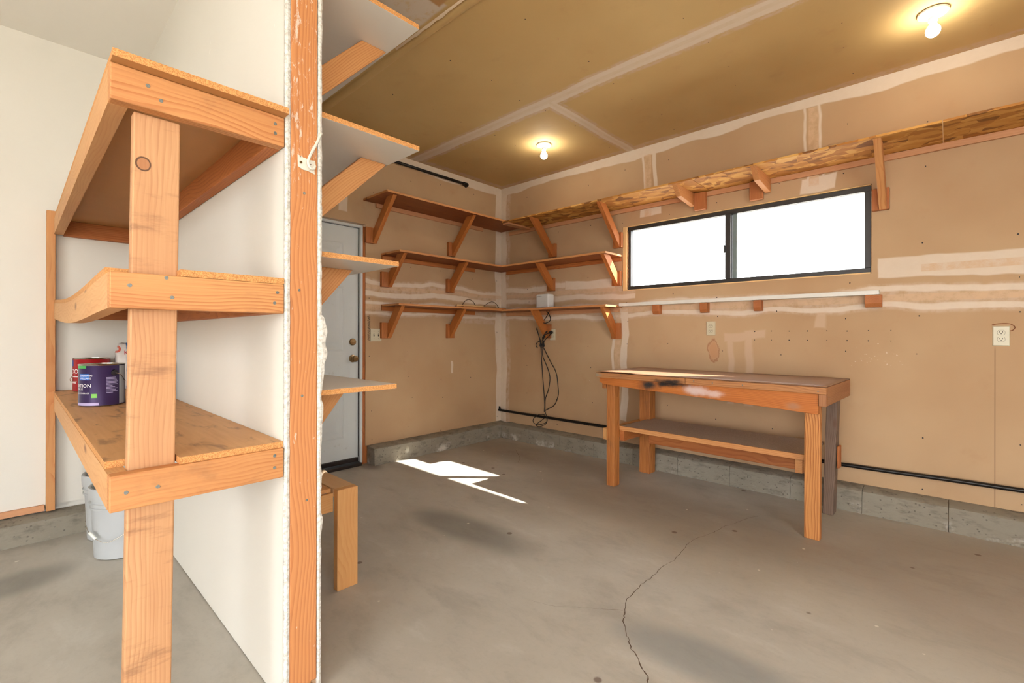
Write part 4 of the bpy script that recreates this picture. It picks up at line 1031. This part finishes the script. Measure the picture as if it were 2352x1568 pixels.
for i in range(12):
    decal('label_text', t, (lambda u, v: wf(u, v)), 0.014, 0.014 + random.uniform(0.022, 0.046), ZS + 0.128 - i * 0.0062, ZS + 0.1305 - i * 0.0062, PALEV, 4)
ear = wf(0.044, ZS + 0.150); nrm = (ear - Vector((cx, cy, ear.z))).normalized()
lathe('handle_ear', t, [(0.014, 0.0), (0.013, 0.004), (0.006, 0.006), (0.0, 0.006)], None, plain('black_plastic_ear', lin(28, 22, 34), 0.4), 20, frame(ear, nrm.orthogonal(), nrm.cross(nrm.orthogonal())))
wp = [wf(0.044, ZS + 0.150) + nrm * 0.008, wf(0.060, ZS + 0.143) + nrm * 0.012, wf(0.08, ZS + 0.128) + nrm * 0.006, wf(0.10, ZS + 0.112), wf(0.13, ZS + 0.105)]
tube('bail_wire', t, wp, 0.0016, TIN, 6, 5)

rx, ry = 0.150, -3.537
t = paint_can('paint_can', 'red paint can at the back behind the purple can', rx, ry, ZS, REDC)
wf2 = wrap(rx, ry, 0.0825, math.atan2(CAM.y - ry, CAM.x - rx))
decal('label_patch', t, wf2, -0.112, -0.098, ZS + 0.145, ZS + 0.180, BLUE)
w2 = lambda dx, dz: (lambda x, y: (lambda p: p + (p - Vector((rx, ry, p.z))).normalized() * 0.0005)(wf2(dx + x, ZS + dz + y)))
text_mesh('label_text', t, 'DOC', 0.036, INK, w2(-0.112, 0.105), xs=0.9)
decal('label_text', t, wf2, -0.11, -0.06, ZS + 0.085, ZS + 0.088, INK); decal('label_text', t, wf2, -0.11, -0.075, ZS + 0.050, ZS + 0.054, INK)
ef = wf2(-0.118, ZS + 0.075)
tube('bail_wire', t, [ef + Vector((0, 0, 0.012)), ef + Vector((0.01, -0.010, 0)), ef + Vector((0.006, -0.004, -0.016)), wf2(-0.07, ZS + 0.062)], 0.0016, TIN, 6, 6)

bx, by_ = 0.885, -3.374
t = paint_can('paint_can', 'black paint can beside the partition behind the front post', bx, by_, ZS, BLK, 0.080, 0.190)
wf3 = wrap(bx, by_, 0.080, math.atan2(CAM.y - by_, CAM.x - bx))
for i in range(16): decal('label_text', t, wf3, 0.078 - 0.02 * random.random(), 0.098, ZS + 0.120 - i * 0.0052, ZS + 0.1222 - i * 0.0052, PALEV, 3)

# printed plastic sack standing behind the purple can
t = root('plastic_sack', (0.145, -3.374, ZS), 'crumpled white and blue plastic sack behind the purple can', 'bag')
def bag_mat():
    k = NT('printed_plastic_film', 0.3); o = k.tc.outputs['Object']; s = k.sep(o)
    n = k.noise(o, 20, 3)[0]
    c = k.mix(n, lin(208, 196, 186), lin(226, 222, 218))
    y = k.m('ADD', s[1], k.m('MULTIPLY', k.m('SUBTRACT', n, 0.5), 0.02))
    c = k.mix(k.step(y, -0.014, -0.010), c, lin(40, 92, 152))
    d = k.blob(s[1], s[2], -0.058, 0.240, 0.022, 0.022)
    ring = k.m('MULTIPLY', k.step(d, 0.5, 0.56), k.step(d, 1.0, 1.05, inv=True))
    return k.color(k.mix(ring, c, lin(214, 104, 84)))
vs, fs = [], []; nu, nv = 40, 22
for i in range(nv + 1):
    f = i / nv; z = 0.001 + 0.272 * f; pin = 1.0 if f < 0.6 else 1.0 - 0.85 * ((f - 0.6) / 0.4) ** 2.2
    for j in range(nu):
        ph = 2 * PI * j / nu; cx_, sy_ = math.cos(ph), math.sin(ph)
        sq_ = 1.0 / max(abs(cx_), abs(sy_)) ** 0.5
        cr_ = 1 + 0.10 * mnoise.noise((cx_ * 2, sy_ * 2, z * 18)) + 0.09 * mnoise.noise((cx_ * 5 + 4, sy_ * 5, z * 40))
        vs.append((cx_ * 0.060 * sq_ * cr_ * max(0.10, pin), sy_ * 0.060 * sq_ * cr_ * (1.0 if f < 0.8 else 1.0 - 0.3 * (f - 0.8) / 0.2), z + 0.012 * f * mnoise.noise((cx_ * 3, sy_ * 3, 7))))
for i in range(nv):
    for j in range(nu): a, b = i * nu + j, i * nu + (j + 1) % nu; fs.append((a, b, b + nu, a + nu))
fs += [tuple(reversed(range(nu))), tuple(range(nv * nu, nv * nu + nu))]
BAGM = Matrix.Translation((0.145, -3.374, ZS))
smooth(link('film', mesh('film', vs, fs), t, bag_mat(), BAGM))
REDI = plain('print_red', lin(184, 40, 48), 0.4, var=0.0)
def onbag(x, y):
    yy, zz = -0.026 + x, 0.206 + y
    mx = max((v[0] for v in vs if abs(v[1] - yy) < 0.014 and abs(v[2] - zz) < 0.016), default=0.05)
    return BAGM @ Vector((mx + 0.003, yy, zz))
text_mesh('printed_text', t, 'KO', 0.034, REDI, onbag)

def bucket(x, y, label):
    t = root('bucket', (x, y, 0), label, 'bucket', 'grey plastic buckets under the shelving unit')
    hh = 0.362
    P = [(0.118, 0.001), (0.126, 0.006), (0.137, 0.245), (0.1385, 0.255), (0.144, 0.257), (0.144, 0.263), (0.139, 0.265), (0.140, 0.278), (0.146, 0.280), (0.146, 0.286), (0.140, 0.288), (0.141, 0.302), (0.148, 0.304), (0.150, 0.330), (0.150, hh - 0.004), (0.147, hh), (0.137, hh), (0.134, hh - 0.004), (0.122, 0.015), (0.0, 0.014)]
    lathe('pail', t, P, (x, y, 0), GREYP, 48)
    return t
b1 = bucket(0.585, -3.440, 'nearer grey plastic bucket with wire handle under the lowest shelf')
b2 = bucket(0.272, -3.440, 'farther grey plastic bucket by the curb, behind the other bucket')
dirn = (CAM - Vector((0.585, -3.44, CAM.z))).normalized(); sd_ = Vector((0, 0, 1)).cross(dirn)
bw = []
for i in range(9):
    a = -1.35 + 2.7 * i / 8; rr = 0.150 + 0.010; hz = 0.105 + 0.19 * (abs(i - 3) / 5) ** 1.4
    p = Vector((0.585, -3.44, 0)) + (dirn * math.cos(a * 0.95 - 0.15) + sd_ * math.sin(a * 0.95 - 0.15)) * rr; bw.append((p.x, p.y, hz))
tube('bail_wire', b1, bw, 0.0017, TIN, 6, 5)
g0, g1 = Vector(bw[1]), Vector(bw[2]); 
tube('grip', b1, [g0.lerp(g1, 0.2), g0.lerp(g1, 1.0)], 0.007, PORC, 10, 3)

# torn paper edge of the oversized cut-out above the right-hand outlet, and dried paint scuffs on the wall
tube('cutout_edge', wall_r, [(3.958, -0.001, 1.207), (3.985, -0.001, 1.213), (4.015, -0.001, 1.214), (4.035, -0.001, 1.208), (4.048, -0.001, 1.192), (4.040, -0.001, 1.176), (4.030, -0.001, 1.172)], 0.0022, plain('torn_edge_brown', lin(150, 92, 58), 0.8), 6, 5)
random.seed(21)
vs, fs = [], []
for _ in range(34):
    if random.random() < 0.75: x, z = random.gauss(3.42, 0.07), random.gauss(1.02, 0.04)
    else: x, z = random.uniform(0.95, 1.4), random.uniform(0.3, 0.8)
    r = random.uniform(0.0015, 0.006); i0 = len(vs); a0 = random.uniform(0, 6)
    for q in range(6):
        a = a0 + q * PI / 3; vs.append((x + r * math.cos(a) * random.uniform(0.4, 1.4), -0.0007, z + r * math.sin(a) * random.uniform(0.3, 0.9)))
    fs.append(tuple(range(i0, i0 + 6)))
tag(link('paint_scuff', mesh('paint_scuff', vs, fs), wall_r, plain('dried_white_paint', lin(218, 196, 172), 0.7)), kind='stuff')
